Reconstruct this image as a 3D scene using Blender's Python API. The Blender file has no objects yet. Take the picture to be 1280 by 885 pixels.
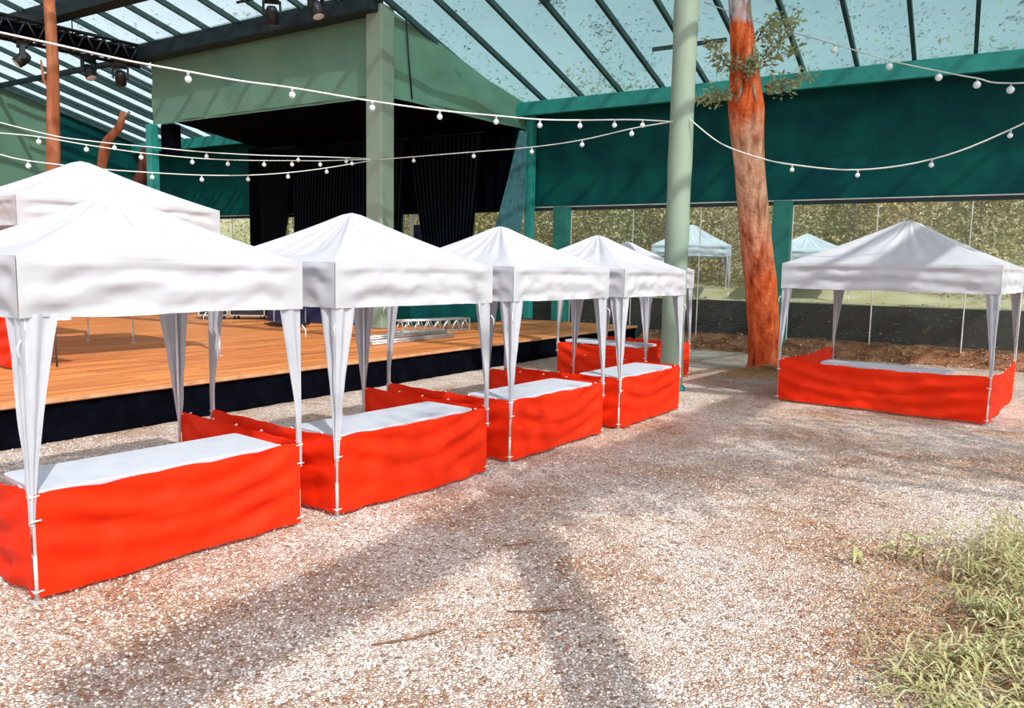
import bpy, bmesh, math, random
from mathutils import Vector, Matrix, noise
random.seed(7)
S = bpy.context.scene
COL = S.collection
R = math.radians
PI = math.pi

# ------------------------------------------------------------------ helpers
class MB:
    """collects faces, builds one mesh object"""
    def __init__(self):
        self.v = []; self.f = []; self.mi = []; self.sm = []
    def add(self, vs, fs, mi=0, smooth=False):
        b = len(self.v); self.v.extend([tuple(p) for p in vs])
        for f in fs:
            self.f.append(tuple(b + i for i in f)); self.mi.append(mi); self.sm.append(smooth)
    def box(self, c, s, rz=0.0, mi=0, M=None):
        cx, cy, cz = c; hx, hy, hz = s[0]/2, s[1]/2, s[2]/2
        ca, sa = math.cos(rz), math.sin(rz)
        vs = []
        for z in (-hz, hz):
            for x, y in ((-hx, -hy), (hx, -hy), (hx, hy), (-hx, hy)):
                p = Vector((cx + x*ca - y*sa, cy + x*sa + y*ca, cz + z))
                vs.append(M @ p if M else p)
        self.add(vs, [(3, 2, 1, 0), (4, 5, 6, 7), (0, 1, 5, 4), (1, 2, 6, 5), (2, 3, 7, 6), (3, 0, 4, 7)], mi)
    def beam(self, p0, p1, wx, wz, mi=0):
        """box-section bar between two points; wx sideways, wz upwards"""
        p0 = Vector(p0); p1 = Vector(p1); d = (p1 - p0).normalized()
        side = d.cross(Vector((0, 0, 1)))
        if side.length < 1e-4: side = Vector((1, 0, 0))
        side.normalize(); up = side.cross(d).normalized()
        vs = []
        for p in (p0, p1):
            for a, b in ((-1, -1), (1, -1), (1, 1), (-1, 1)):
                vs.append(p + side*(a*wx/2) + up*(b*wz/2))
        self.add(vs, [(0, 1, 2, 3), (7, 6, 5, 4), (0, 4, 5, 1), (1, 5, 6, 2), (2, 6, 7, 3), (3, 7, 4, 0)], mi)
    def tube(self, pts, rad, n=8, mi=0, cap=True, smooth=True, jit=0.0, seed=0):
        pts = [Vector(p) for p in pts]; m = len(pts)
        rr = rad if isinstance(rad, (list, tuple)) else [rad]*m
        t = (pts[1] - pts[0]).normalized()
        ref = Vector((1, 0, 0)) if abs(t.x) < .9 else Vector((0, 1, 0))
        u = (ref - t*ref.dot(t)).normalized(); vs = []
        for i, p in enumerate(pts):
            a = pts[max(i-1, 0)]; b = pts[min(i+1, m-1)]; t = (b - a).normalized()
            u = (u - t*u.dot(t)).normalized(); w = t.cross(u)
            for k in range(n):
                th = 2*PI*k/n; r = rr[i]
                if jit:
                    q = Vector((math.cos(th)*1.6 + seed*7.3, math.sin(th)*1.6, p.z*.55))
                    r *= 1 + jit*noise.noise(q*1.5) + jit*.45*noise.noise(q*5)
                vs.append(p + (u*math.cos(th) + w*math.sin(th))*r)
        fs = [(i*n+k, i*n+(k+1) % n, (i+1)*n+(k+1) % n, (i+1)*n+k) for i in range(m-1) for k in range(n)]
        if cap: fs += [tuple(range(n-1, -1, -1)), tuple((m-1)*n+k for k in range(n))]
        self.add(vs, fs, mi, smooth)
    def lathe(self, prof, n=16, c=(0, 0, 0), mi=0, M=None):
        vs = []; k = len(prof)
        for i in range(n):
            th = 2*PI*i/n
            for r, z in prof:
                p = Vector((r*math.cos(th), r*math.sin(th), z))
                if M: p = M @ p
                vs.append(p + Vector(c))
        self.add(vs, [(i*k+j, ((i+1) % n)*k+j, ((i+1) % n)*k+j+1, i*k+j+1) for i in range(n) for j in range(k-1)], mi, True)
    def grid(self, fn, nu, nv, mi=0, smooth=True):
        vs = [fn(i/nu, j/nv) for j in range(nv+1) for i in range(nu+1)]
        self.add(vs, [(j*(nu+1)+i, j*(nu+1)+i+1, (j+1)*(nu+1)+i+1, (j+1)*(nu+1)+i) for j in range(nv) for i in range(nu)], mi, smooth)
    def leaf(self, p, d, L, W, up=None, mi=0, bend=.15):
        """pointed leaf blade of two folded halves"""
        d = Vector(d).normalized(); up = Vector(up) if up else Vector((random.gauss(0, 1), random.gauss(0, 1), random.gauss(0, 1)))
        s = d.cross(up)
        if s.length < 1e-3: s = d.cross(Vector((.3, .8, .5)))
        s.normalize(); nn = s.cross(d)
        p = Vector(p); m = p + d*(L*.45) + nn*(L*bend*.5); e = p + d*L - nn*(L*bend)
        a = m + s*(W/2) + nn*(W*.15); b = m - s*(W/2) + nn*(W*.15)
        self.add([p, a, m, b, e], [(0, 2, 1), (0, 3, 2), (1, 2, 4), (2, 3, 4)], mi, False)
    def build(self, name, mats, parent=None, loc=None, bevel=0, weld=False):
        me = bpy.data.meshes.new(name); me.from_pydata(self.v, [], self.f)
        if not isinstance(mats, (list, tuple)): mats = [mats]
        for m in mats: me.materials.append(m)
        me.polygons.foreach_set('material_index', self.mi)
        me.polygons.foreach_set('use_smooth', self.sm)
        me.update()
        if weld:
            bm = bmesh.new(); bm.from_mesh(me); bmesh.ops.remove_doubles(bm, verts=bm.verts, dist=1e-5); bm.to_mesh(me); bm.free()
        o = bpy.data.objects.new(name, me); COL.objects.link(o)
        if parent: o.parent = parent
        if loc: o.location = loc
        if bevel:
            b = o.modifiers.new('bevel', 'BEVEL'); b.width = bevel; b.segments = 2; b.limit_method = 'ANGLE'
        return o

def tag(o, label=None, cat=None, group=None, kind=None):
    if label: o['label'] = label
    if cat: o['category'] = cat
    if group: o['group'] = group
    if kind: o['kind'] = kind
    return o
def thing(name, label, cat, loc=(0, 0, 0), rz=0.0, group=None):
    o = bpy.data.objects.new(name, None); COL.objects.link(o)
    o.location = loc; o.rotation_euler = (0, 0, rz); o.empty_display_size = .2
    return tag(o, label, cat, group)
def fbm(x, y, z=0.0, o=3):
    return noise.fractal(Vector((x, y, z)), 1.0, 2.0, o)

# ------------------------------------------------------------------ materials
def newmat(name):
    m = bpy.data.materials.new(name); m.use_nodes = True
    nt = m.node_tree; nt.nodes.clear()
    out = nt.nodes.new('ShaderNodeOutputMaterial')
    return m, nt, out
def N(nt, t, **kw):
    n = nt.nodes.new(t)
    for k, v in kw.items():
        if k in n.inputs: n.inputs[k].default_value = v
        else: setattr(n, k, v)
    return n
def ramp(nt, fac, stops):
    r = nt.nodes.new('ShaderNodeValToRGB'); cr = r.color_ramp
    while len(cr.elements) < len(stops): cr.elements.new(.5)
    for e, (p, c) in zip(cr.elements, stops): e.position = p; e.color = (*c, 1)
    nt.links.new(fac, r.inputs[0]); return r.outputs[0]
def objco(nt, scale=(1, 1, 1), rot=(0, 0, 0)):
    tc = nt.nodes.new('ShaderNodeTexCoord'); mp = nt.nodes.new('ShaderNodeMapping')
    mp.inputs['Scale'].default_value = scale; mp.inputs['Rotation'].default_value = rot
    nt.links.new(tc.outputs['Object'], mp.inputs[0]); return mp.outputs[0]
def pbr(name, c1, c2=None, scale=3.0, rough=.6, metal=0.0, bump=0.0, bscale=40, spec=.4, stretch=(1, 1, 1), detail=4, trans=0.0, lo=.35, hi=.65):
    m, nt, out = newmat(name)
    p = N(nt, 'ShaderNodeBsdfPrincipled'); p.inputs['Roughness'].default_value = rough
    p.inputs['Metallic'].default_value = metal; p.inputs['Specular IOR Level'].default_value = spec
    co = objco(nt, stretch)
    col = None
    if c2:
        nz = N(nt, 'ShaderNodeTexNoise', Scale=scale, Detail=detail); nt.links.new(co, nz.inputs['Vector'])
        col = ramp(nt, nz.outputs[0], [(lo, c1), (hi, c2)]); nt.links.new(col, p.inputs['Base Color'])
    else: p.inputs['Base Color'].default_value = (*c1, 1)
    if bump:
        nb = N(nt, 'ShaderNodeTexNoise', Scale=bscale, Detail=5.0); nt.links.new(co, nb.inputs['Vector'])
        b = N(nt, 'ShaderNodeBump', Strength=bump, Distance=.02); nt.links.new(nb.outputs[0], b.inputs['Height'])
        nt.links.new(b.outputs[0], p.inputs['Normal'])
    sh = p.outputs[0]
    if trans:
        t = N(nt, 'ShaderNodeBsdfTranslucent'); t.inputs[0].default_value = (*c1, 1)
        if col: nt.links.new(col, t.inputs[0])
        mx = N(nt, 'ShaderNodeMixShader'); mx.inputs[0].default_value = trans
        nt.links.new(sh, mx.inputs[1]); nt.links.new(t.outputs[0], mx.inputs[2]); sh = mx.outputs[0]
    nt.links.new(sh, out.inputs[0]); return m

M = {}
M['canvas'] = pbr('white canopy cloth', (.535, .55, .585), (.50, .515, .55), 2.5, .75, bump=.10, bscale=9, trans=.18, spec=.25)
M['sleeve'] = pbr('white sleeve cloth', (.51, .53, .57), (.45, .475, .52), 4, .75, bump=.12, bscale=14, trans=.2, spec=.25)
M['red'] = pbr('red vinyl cloth', (.93, .040, .007), (.89, .031, .005), 3, .5, bump=.12, bscale=11, trans=.34, spec=.12)
M['pole'] = pbr('white painted tube', (.78, .78, .80), (.66, .66, .68), 20, .35, metal=.15)
M['tie'] = pbr('white plastic tie', (.85, .85, .85), None, rough=.4)
M['tabletop'] = pbr('white table plastic', (.52, .56, .62), (.47, .515, .585), 6, .5, bump=.05, bscale=60)
M['tableleg'] = pbr('grey table tube', (.10, .10, .11), None, rough=.4, metal=.5)
M['teal'] = pbr('teal tarpaulin', (.0015, .052, .060), (.003, .092, .080), 1.2, .6, bump=.15, bscale=2.5, spec=.10)
M['tealbeam'] = pbr('teal painted steel', (.03, .33, .29), (.02, .26, .24), 4, .45)
M['tealpost'] = pbr('dark teal painted post', (.010, .15, .125), (.018, .20, .165), 3, .5)
M['sage'] = pbr('sage green tarpaulin', (.125, .26, .195), (.16, .30, .21), .8, .6, bump=.12, bscale=3, spec=.25)
M['post'] = pbr('sage wrapped post', (.20, .28, .21), (.25, .32, .24), 1.2, .6, bump=.15, bscale=6, stretch=(1, 1, .5))
M['navy'] = pbr('dark blue steel beam', (.004, .012, .018), (.009, .022, .028), 3, .5)
M['rafter'] = pbr('dark green steel rafter', (.018, .048, .050), (.032, .075, .074), 5, .5)
M['black'] = pbr('black stage cloth', (.0012, .0013, .003), (.0025, .003, .007), 4, .9, spec=.03, bump=.2, bscale=12)
M['blackmetal'] = pbr('black painted metal', (.012, .012, .014), (.03, .03, .035), 8, .45, metal=.3)
M['curtain'] = pbr('black satin curtain', (.0015, .003, .007), (.003, .006, .012), 6, .5, spec=.12)
M['bluebox'] = pbr('navy flight case', (.012, .014, .05), (.02, .022, .075), 4, .5)
M['alu'] = pbr('aluminium truss', (.62, .63, .64), (.42, .43, .44), 12, .35, metal=.7)
M['whiteframe'] = pbr('white frame paint', (.75, .77, .8), None, rough=.4)
M['lens'] = pbr('lamp lens', (.75, .8, .85), None, rough=.08, spec=.9)
M['cable'] = pbr('pale festoon cable', (.62, .66, .62), None, rough=.6)
M['socket'] = pbr('grey lamp socket', (.30, .33, .33), None, rough=.5)
M['trunkred'] = None
M['drybark'] = pbr('orange bark', (.34, .10, .045), (.50, .20, .10), 6, .85, bump=.7, bscale=22, stretch=(1, 1, .25), spec=.15)
M['darkbark'] = pbr('dark brown bark', (.10, .035, .025), (.22, .09, .06), 6, .9, bump=.7, bscale=22, stretch=(1, 1, .3), spec=.1)
M['palebark'] = pbr('pale bark', (.42, .36, .27), (.30, .25, .19), 6, .9, bump=.5, bscale=18, stretch=(1, 1, .3), spec=.1)
M['leafpale'] = pbr('pale olive leaves', (.56, .51, .29), (.38, .39, .19), 9, .6, trans=.3, spec=.2)
M['leafolive'] = pbr('olive leaves', (.42, .43, .22), (.29, .33, .14), 9, .6, trans=.3, spec=.2)
M['leafdry'] = pbr('dry yellow leaves', (.62, .54, .28), (.46, .38, .18), 9, .6, trans=.3, spec=.2)
M['sprig'] = pbr('grey green sprig leaves', (.30, .36, .18), (.40, .38, .22), 20, .6, trans=.3, spec=.2)
M['blade'] = pbr('bamboo grass blade', (.36, .38, .15), (.60, .57, .34), 5, .5, trans=.25, spec=.3)
M['straw'] = pbr('dry straw', (.62, .47, .28), (.46, .25, .12), 8, .8, trans=.1, spec=.1)
M['litter'] = pbr('dry orange leaf', (.42, .17, .06), (.24, .09, .04), 3, .8, spec=.15, detail=1)
M['twig'] = pbr('brown twig', (.16, .08, .05), (.25, .13, .08), 12, .9, spec=.1)
M['debris'] = pbr('wet fallen leaf', (.035, .05, .045), (.08, .09, .07), 3, .7, spec=.2)
M['outcanvas'] = pbr('pale blue canopy cloth', (.52, .64, .72), (.46, .58, .66), 2, .7, trans=.2, spec=.2)
M['silver'] = pbr('scuffed tube', (.5, .47, .44), (.62, .6, .58), 30, .4, metal=.3)

def mk_bulb():
    m, nt, out = newmat('clear bulb glass')
    p = N(nt, 'ShaderNodeBsdfPrincipled'); p.inputs['Base Color'].default_value = (.82, .88, .90, 1)
    p.inputs['Roughness'].default_value = .12; p.inputs['Specular IOR Level'].default_value = .8
    t = N(nt, 'ShaderNodeBsdfTransparent'); mx = N(nt, 'ShaderNodeMixShader'); mx.inputs[0].default_value = .25
    nt.links.new(p.outputs[0], mx.inputs[1]); nt.links.new(t.outputs[0], mx.inputs[2]); nt.links.new(mx.outputs[0], out.inputs[0]); return m
M['bulb'] = mk_bulb()

def mk_trunk():
    m, nt, out = newmat('red eucalyptus bark')
    p = N(nt, 'ShaderNodeBsdfPrincipled'); p.inputs['Roughness'].default_value = .85; p.inputs['Specular IOR Level'].default_value = .15
    co = objco(nt, (1, 1, .22)); tc = nt.nodes.new('ShaderNodeTexCoord')
    n1 = N(nt, 'ShaderNodeTexNoise', Scale=9.0, Detail=6.0); nt.links.new(co, n1.inputs['Vector'])
    n2 = N(nt, 'ShaderNodeTexNoise', Scale=1.6, Detail=5.0); nt.links.new(tc.outputs['Object'], n2.inputs['Vector'])
    n3 = N(nt, 'ShaderNodeTexNoise', Scale=13.0, Detail=4.0); nt.links.new(tc.outputs['Object'], n3.inputs['Vector'])
    redc = ramp(nt, n1.outputs[0], [(.26, (.14, .018, .008)), (.42, (.58, .085, .022)), (.60, (.80, .17, .05)), (.8, (.85, .36, .18))])
    tan = ramp(nt, n1.outputs[0], [(.3, (.26, .095, .05)), (.5, (.60, .29, .17)), (.72, (.74, .46, .32))])
    white = ramp(nt, n1.outputs[0], [(.3, (.16, .15, .16)), (.5, (.55, .54, .58)), (.7, (.80, .78, .82))])
    sep = nt.nodes.new('ShaderNodeSeparateXYZ'); nt.links.new(tc.outputs['Object'], sep.inputs[0])
    def band(stops):
        a = N(nt, 'ShaderNodeMath', operation='MULTIPLY_ADD'); nt.links.new(n2.outputs[0], a.inputs[0]); a.inputs[1].default_value = 2.2
        nt.links.new(sep.outputs[2], a.inputs[2])
        s = N(nt, 'ShaderNodeMath', operation='DIVIDE'); nt.links.new(a.outputs[0], s.inputs[0]); s.inputs[1].default_value = 12.0
        return ramp(nt, s.outputs[0], stops)
    k0, k1 = (0, 0, 0), (1, 1, 1)
    f_tan = band([(.26, k0), (.38, k1), (.49, k1), (.53, k0)])
    f_wh = band([(.66, k0), (.69, k1)])
    a = N(nt, 'ShaderNodeMixRGB'); nt.links.new(f_tan, a.inputs[0]); nt.links.new(redc, a.inputs[1]); nt.links.new(tan, a.inputs[2])
    b = N(nt, 'ShaderNodeMixRGB'); nt.links.new(f_wh, b.inputs[0]); nt.links.new(a.outputs[0], b.inputs[1]); nt.links.new(white, b.inputs[2])
    nt.links.new(b.outputs[0], p.inputs['Base Color'])
    ad = N(nt, 'ShaderNodeMath', operation='ADD'); nt.links.new(n1.outputs[0], ad.inputs[0]); nt.links.new(n3.outputs[0], ad.inputs[1])
    bp = N(nt, 'ShaderNodeBump', Strength=.9, Distance=.05); nt.links.new(ad.outputs[0], bp.inputs['Height']); nt.links.new(bp.outputs[0], p.inputs['Normal'])
    nt.links.new(p.outputs[0], out.inputs[0]); return m
M['trunkred'] = mk_trunk()

def mk_gravel():
    m, nt, out = newmat('pink grey gravel')
    p = N(nt, 'ShaderNodeBsdfPrincipled'); p.inputs['Roughness'].default_value = .9; p.inputs['Specular IOR Level'].default_value = .15
    tc = nt.nodes.new('ShaderNodeTexCoord'); O = tc.outputs['Object']
    v1 = N(nt, 'ShaderNodeTexVoronoi', Scale=46.0, Randomness=1.0); nt.links.new(O, v1.inputs['Vector'])
    v2 = N(nt, 'ShaderNodeTexVoronoi', Scale=46.0, Randomness=1.0, feature='DISTANCE_TO_EDGE'); nt.links.new(O, v2.inputs['Vector'])
    sep = nt.nodes.new('ShaderNodeSeparateColor'); nt.links.new(v1.outputs['Color'], sep.inputs[0])
    stone = ramp(nt, sep.outputs[0], [(0, (.26, .17, .12)), (.14, (.58, .45, .37)), (.42, (.77, .645, .55)), (.75, (.89, .795, .72)), (1, (.94, .88, .83))])
    dirt = ramp(nt, sep.outputs[1], [(0, (.15, .06, .025)), (.4, (.47, .24, .12)), (.75, (.64, .41, .26)), (1, (.80, .66, .52))])
    n1 = N(nt, 'ShaderNodeTexNoise', Scale=.55, Detail=6.0); n1.inputs['Roughness'].default_value = .62; nt.links.new(O, n1.inputs['Vector'])
    n4 = N(nt, 'ShaderNodeTexNoise', Scale=5.0, Detail=4.0); nt.links.new(O, n4.inputs['Vector'])
    su = N(nt, 'ShaderNodeMath', operation='MULTIPLY_ADD'); nt.links.new(n4.outputs[0], su.inputs[0]); su.inputs[1].default_value = .30; nt.links.new(n1.outputs[0], su.inputs[2])
    f1 = ramp(nt, su.outputs[0], [(.56, (0, 0, 0)), (.76, (.8, .8, .8))])
    mx = N(nt, 'ShaderNodeMixRGB'); nt.links.new(f1, mx.inputs[0]); nt.links.new(stone, mx.inputs[1]); nt.links.new(dirt, mx.inputs[2])
    gap = ramp(nt, v2.outputs[0], [(0, (.16, .10, .08)), (.085, (1, 1, 1))])
    mu = N(nt, 'ShaderNodeMixRGB', blend_type='MULTIPLY'); mu.inputs[0].default_value = .85
    nt.links.new(mx.outputs[0], mu.inputs[1]); nt.links.new(gap, mu.inputs[2]); nt.links.new(mu.outputs[0], p.inputs['Base Color'])
    v3 = N(nt, 'ShaderNodeTexVoronoi', Scale=15.0); nt.links.new(O, v3.inputs['Vector'])
    h0 = N(nt, 'ShaderNodeMath', operation='MINIMUM'); nt.links.new(v2.outputs[0], h0.inputs[0]); h0.inputs[1].default_value = .28
    h = N(nt, 'ShaderNodeMath', operation='MULTIPLY_ADD'); nt.links.new(sep.outputs[2], h.inputs[0]); h.inputs[1].default_value = .35; nt.links.new(h0.outputs[0], h.inputs[2])
    h2 = N(nt, 'ShaderNodeMath', operation='MULTIPLY_ADD'); nt.links.new(v3.outputs[0], h2.inputs[0]); h2.inputs[1].default_value = -.25; nt.links.new(h.outputs[0], h2.inputs[2])
    bp = N(nt, 'ShaderNodeBump', Strength=1.0, Distance=.03); nt.links.new(h2.outputs[0], bp.inputs['Height']); nt.links.new(bp.outputs[0], p.inputs['Normal'])
    nt.links.new(p.outputs[0], out.inputs[0]); return m
M['gravel'] = mk_gravel()
M['stone'] = pbr('loose stone', (.78, .68, .60), (.92, .86, .80), 30, .9, spec=.15, detail=0)

def mk_deck():
    m, nt, out = newmat('orange deck planks')
    p = N(nt, 'ShaderNodeBsdfPrincipled'); p.inputs['Roughness'].default_value = .55; p.inputs['Specular IOR Level'].default_value = .3
    co = objco(nt, (1, 1, 1), (0, 0, -R(56.6)))
    br = N(nt, 'ShaderNodeTexBrick'); br.offset = .37
    br.inputs['Scale'].default_value = 1.0; br.inputs['Brick Width'].default_value = 3.2; br.inputs['Row Height'].default_value = .14
    br.inputs['Mortar Size'].default_value = .006; br.inputs['Mortar'].default_value = (.10, .03, .01, 1)
    br.inputs['Color1'].default_value = (.66, .27, .085, 1); br.inputs['Color2'].default_value = (.52, .17, .05, 1)
    nt.links.new(co, br.inputs['Vector'])
    mp = N(nt, 'ShaderNodeMapping'); mp.inputs['Scale'].default_value = (.5, 9, 1); nt.links.new(co, mp.inputs[0])
    nz = N(nt, 'ShaderNodeTexNoise', Scale=1.3, Detail=5.0); nt.links.new(mp.outputs[0], nz.inputs['Vector'])
    g = ramp(nt, nz.outputs[0], [(.35, (.72, .62, .55)), (.62, (1.15, 1.12, 1.05))])
    mu = N(nt, 'ShaderNodeMixRGB', blend_type='MULTIPLY'); mu.inputs[0].default_value = 1
    nt.links.new(br.outputs[0], mu.inputs[1]); nt.links.new(g, mu.inputs[2]); nt.links.new(mu.outputs[0], p.inputs['Base Color'])
    nt.links.new(p.outputs[0], out.inputs[0]); return m
M['deck'] = mk_deck()

def mk_film(name, tcol, c1, c2, fac):
    m, nt, out = newmat(name)
    tr = N(nt, 'ShaderNodeBsdfTransparent'); tr.inputs[0].default_value = (*tcol, 1)
    tl = N(nt, 'ShaderNodeBsdfTranslucent'); co = objco(nt)
    nz = N(nt, 'ShaderNodeTexNoise', Scale=.5, Detail=5.0); nt.links.new(co, nz.inputs['Vector'])
    c = ramp(nt, nz.outputs[0], [(.35, c1), (.65, c2)]); nt.links.new(c, tl.inputs[0])
    df = N(nt, 'ShaderNodeBsdfDiffuse'); df.inputs[0].default_value = (.34, .48, .47, 1)
    m1 = N(nt, 'ShaderNodeMixShader'); m1.inputs[0].default_value = .3; nt.links.new(tl.outputs[0], m1.inputs[1]); nt.links.new(df.outputs[0], m1.inputs[2])
    m2 = N(nt, 'ShaderNodeMixShader'); m2.inputs[0].default_value = fac; nt.links.new(tr.outputs[0], m2.inputs[1]); nt.links.new(m1.outputs[0], m2.inputs[2])
    nt.links.new(m2.outputs[0], out.inputs[0]); return m
M['film'] = mk_film('clear roof film', (.82, .92, .92), (.36, .48, .48), (.46, .57, .58), .50)
M['filmteal'] = mk_film('teal tinted roof film', (.52, .73, .71), (.12, .25, .24), (.18, .32, .305), .56)
def mk_vinyl():
    m, nt, out = newmat('clear vinyl sheet')
    tr = N(nt, 'ShaderNodeBsdfTransparent'); tr.inputs[0].default_value = (.92, .95, .93, 1)
    df = N(nt, 'ShaderNodeBsdfDiffuse'); df.inputs[0].default_value = (.50, .54, .48, 1)
    gl = N(nt, 'ShaderNodeBsdfGlossy'); gl.inputs['Roughness'].default_value = .05
    m1 = N(nt, 'ShaderNodeMixShader'); m1.inputs[0].default_value = .075; nt.links.new(tr.outputs[0], m1.inputs[1]); nt.links.new(df.outputs[0], m1.inputs[2])
    fr = N(nt, 'ShaderNodeFresnel', IOR=1.3)
    m2 = N(nt, 'ShaderNodeMixShader'); nt.links.new(fr.outputs[0], m2.inputs[0]); nt.links.new(m1.outputs[0], m2.inputs[1]); nt.links.new(gl.outputs[0], m2.inputs[2])
    nt.links.new(m2.outputs[0], out.inputs[0]); return m
M['vinyl'] = mk_vinyl()
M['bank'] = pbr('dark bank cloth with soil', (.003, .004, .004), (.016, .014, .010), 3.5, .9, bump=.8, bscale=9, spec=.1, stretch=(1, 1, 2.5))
M['soil'] = pbr('brown leaf soil', (.10, .045, .022), (.30, .15, .085), 2.2, .95, bump=.8, bscale=14, spec=.1, detail=8)
M['meadow'] = pbr('dry pale meadow', (.42, .41, .27), (.30, .29, .15), .6, .95, bump=.5, bscale=6, spec=.1)

# ------------------------------------------------------------------ pavilion frame of reference
Q0 = Vector((.49, 24.62)); W = Vector((.862, -.507)); NN = Vector((-.507, -.862))   # wall foot, along, towards the yard
def wp(s, d, z): return Vector((Q0.x + W.x*s + NN.x*d, Q0.y + W.y*s + NN.y*d, z))
def roofz(d): return 7.06 + .235*d
WANG = math.atan2(W.y, W.x)

# ------------------------------------------------------------------ ground
g = MB()
def gfn(u, v):
    x = -24 + 60*u; y = -16 + 56*v
    return (x, y, 0)
g.grid(gfn, 8, 8, 0, False)
tag(g.build('floor', M['gravel']), 'pinkish grey gravel yard', None, None, 'structure')

# loose stones and litter in front
st = MB()
ico = [Vector(p).normalized() for p in ((0, 0, 1), (.9, 0, .3), (.28, .85, .3), (-.72, .53, .3), (-.72, -.53, .3), (.28, -.85, .3), (.7, .5, -.5), (-.3, .8, -.5), (-.8, 0, -.5), (-.3, -.8, -.5), (.7, -.5, -.5))]
icof = [(0, 1, 2), (0, 2, 3), (0, 3, 4), (0, 4, 5), (0, 5, 1), (1, 6, 2), (2, 7, 3), (3, 8, 4), (4, 9, 5), (5, 10, 1), (2, 6, 7), (3, 7, 8), (4, 8, 9), (5, 9, 10), (1, 10, 6)]
for i in range(17000):
    y = 2.6 + 6.5*random.random()**1.7; x = random.uniform(-.78, .78)*y*.95
    r = random.uniform(.005, .0105)*(1.3 if random.random() < .08 else 1); a = random.random()*6.28; sx, sy, sz = random.uniform(.8, 1.35), random.uniform(.7, 1.1), random.uniform(.5, .8)
    ca, sa = math.cos(a), math.sin(a)
    st.add([(x + (p.x*sx*ca - p.y*sy*sa)*r, y + (p.x*sx*sa + p.y*sy*ca)*r, p.z*sz*r + r*.3) for p in ico], icof, 0 if random.random() < .8 else 1, False)
tag(st.build('gravel', [M['stone'], pbr('brown loose stone', (.30, .20, .15), (.45, .33, .27), 30, .9, detail=0)]), 'loose pale and brown pebbles scattered on the gravel', 'gravel', None, 'stuff')

lt = MB()
patches = [(2.5, 6.25, .22, 90), (.95, 5.6, .20, 70), (.1, 4.2, .18, 60), (-2.5, 3.7, .7, 700), (-.2, 3.6, .4, 60), (-.9, 5.3, .8, 140), (2.2, 4.2, .5, 260), (.5, 6.1, .5, 60), (1.5, 4.8, .5, 60), (1.3, 7.3, .8, 60), (-.6, 3.1, .25, 60), (.42, 3.3, .14, 40), (3.4, 5.6, .5, 120), (2.9, 3.9, .6, 260), (4.8, 9, 2, 100), (3.5, 12.5, 2.2, 160)]
for px, py, sp, n in patches:
    for k in range(n):
        x = random.gauss(px, sp); y = random.gauss(py, sp*.7)
        a = random.random()*6.28; L = random.uniform(.015, .05)
        lt.leaf((x, y, .013 + random.random()*.012), (math.cos(a), math.sin(a), random.uniform(-.05, .15)), L, L*random.uniform(.15, .5), (0, random.uniform(-.4, .4), 1))
for k in range(700):
    y = 2.6 + 10*random.random()**1.5; x = random.uniform(-.75, .75)*y
    a = random.random()*6.28; L = random.uniform(.02, .06)
    lt.leaf((x, y, .014), (math.cos(a), math.sin(a), .05), L, L*random.uniform(.12, .4), (0, .2, 1))
tag(lt.build('leaf_litter', M['litter']), 'dry orange leaves scattered over the gravel', 'leaf litter', None, 'stuff')
for i, (x0, y0, x1, y1, lab) in enumerate(((-.75, 4.05, -.35, 4.25, 'thin brown twig lying on shaded gravel left of the sunlit patch'), (-.05, 5.62, .2, 5.72, 'short dark twig on the gravel near the middle of the yard'), (.0, 4.5, .42, 4.55, 'pale reddish twig on sunlit gravel beside the narrow shadow'))):
    t = MB(); mid = ((x0+x1)/2 + .02, (y0+y1)/2 - .03, .02)
    t.tube([(x0, y0, .012), mid, (x1, y1, .014)], [.004, .006, .003], 6)
    t.tube([mid, (mid[0] + .06, mid[1] + .07, .02)], [.004, .002], 5)
    tag(t.build('twig', M['twig']), lab, 'twig', 'twigs on the gravel')

# ------------------------------------------------------------------ back wall: eave beam, teal band, posts, vinyl
SL, SR = -22.0, 20.0
b = MB(); b.grid(lambda u, v: wp(SL + (SR-SL)*u, -.04 + .05*fbm(u*30, v*2.2, 3), 3.99 + (6.95-3.99)*v), 160, 14)
tag(b.build('wall_back', M['teal']), 'teal tarpaulin band along the top of the back wall', None, None, 'structure')
b = MB(); b.beam(wp(SL, .72, 6.90), wp(SR, .72, 6.90), .14, .40)
tag(b.build('trim_1', M['tealbeam'], bevel=.01), 'bright teal eave beam', None, None, 'structure')
b = MB(); b.beam(wp(SL, .33, 6.88), wp(SR, .33, 6.88), .72, .05)  # soffit added so that its shadow darkens the top of the band
tag(b.build('trim_60', M['navy']), 'dark soffit board added behind the eave beam to shade the band', None, None, 'structure')
b = MB(); b.beam(wp(SL, .03, 3.95), wp(SR, .03, 3.95), .09, .09)
tag(b.build('trim_2', M['navy']), 'dark rail under the teal band', None, None, 'structure')
b = MB(); b.beam(wp(SL, .06, 4.02), wp(SR, .06, 4.02), .03, .03)
tag(b.build('trim_3', M['silver']), 'thin pale cable along the band foot', None, None, 'structure')
POSTS = [1.25, 7.75, 14.3, -5.25, -18.3]
for i, s in enumerate(POSTS):
    b = MB(); b.box(wp(s, .22, 2.0), (.46, .32, 4.0), WANG)
    tag(b.build('trim_%d' % (4+i), M['tealpost'], bevel=.015), 'dark teal steel post of the back wall', None, None, 'structure')
ends = [-18.3, -5.25, 1.25, 7.75, 14.3, 20]
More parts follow.
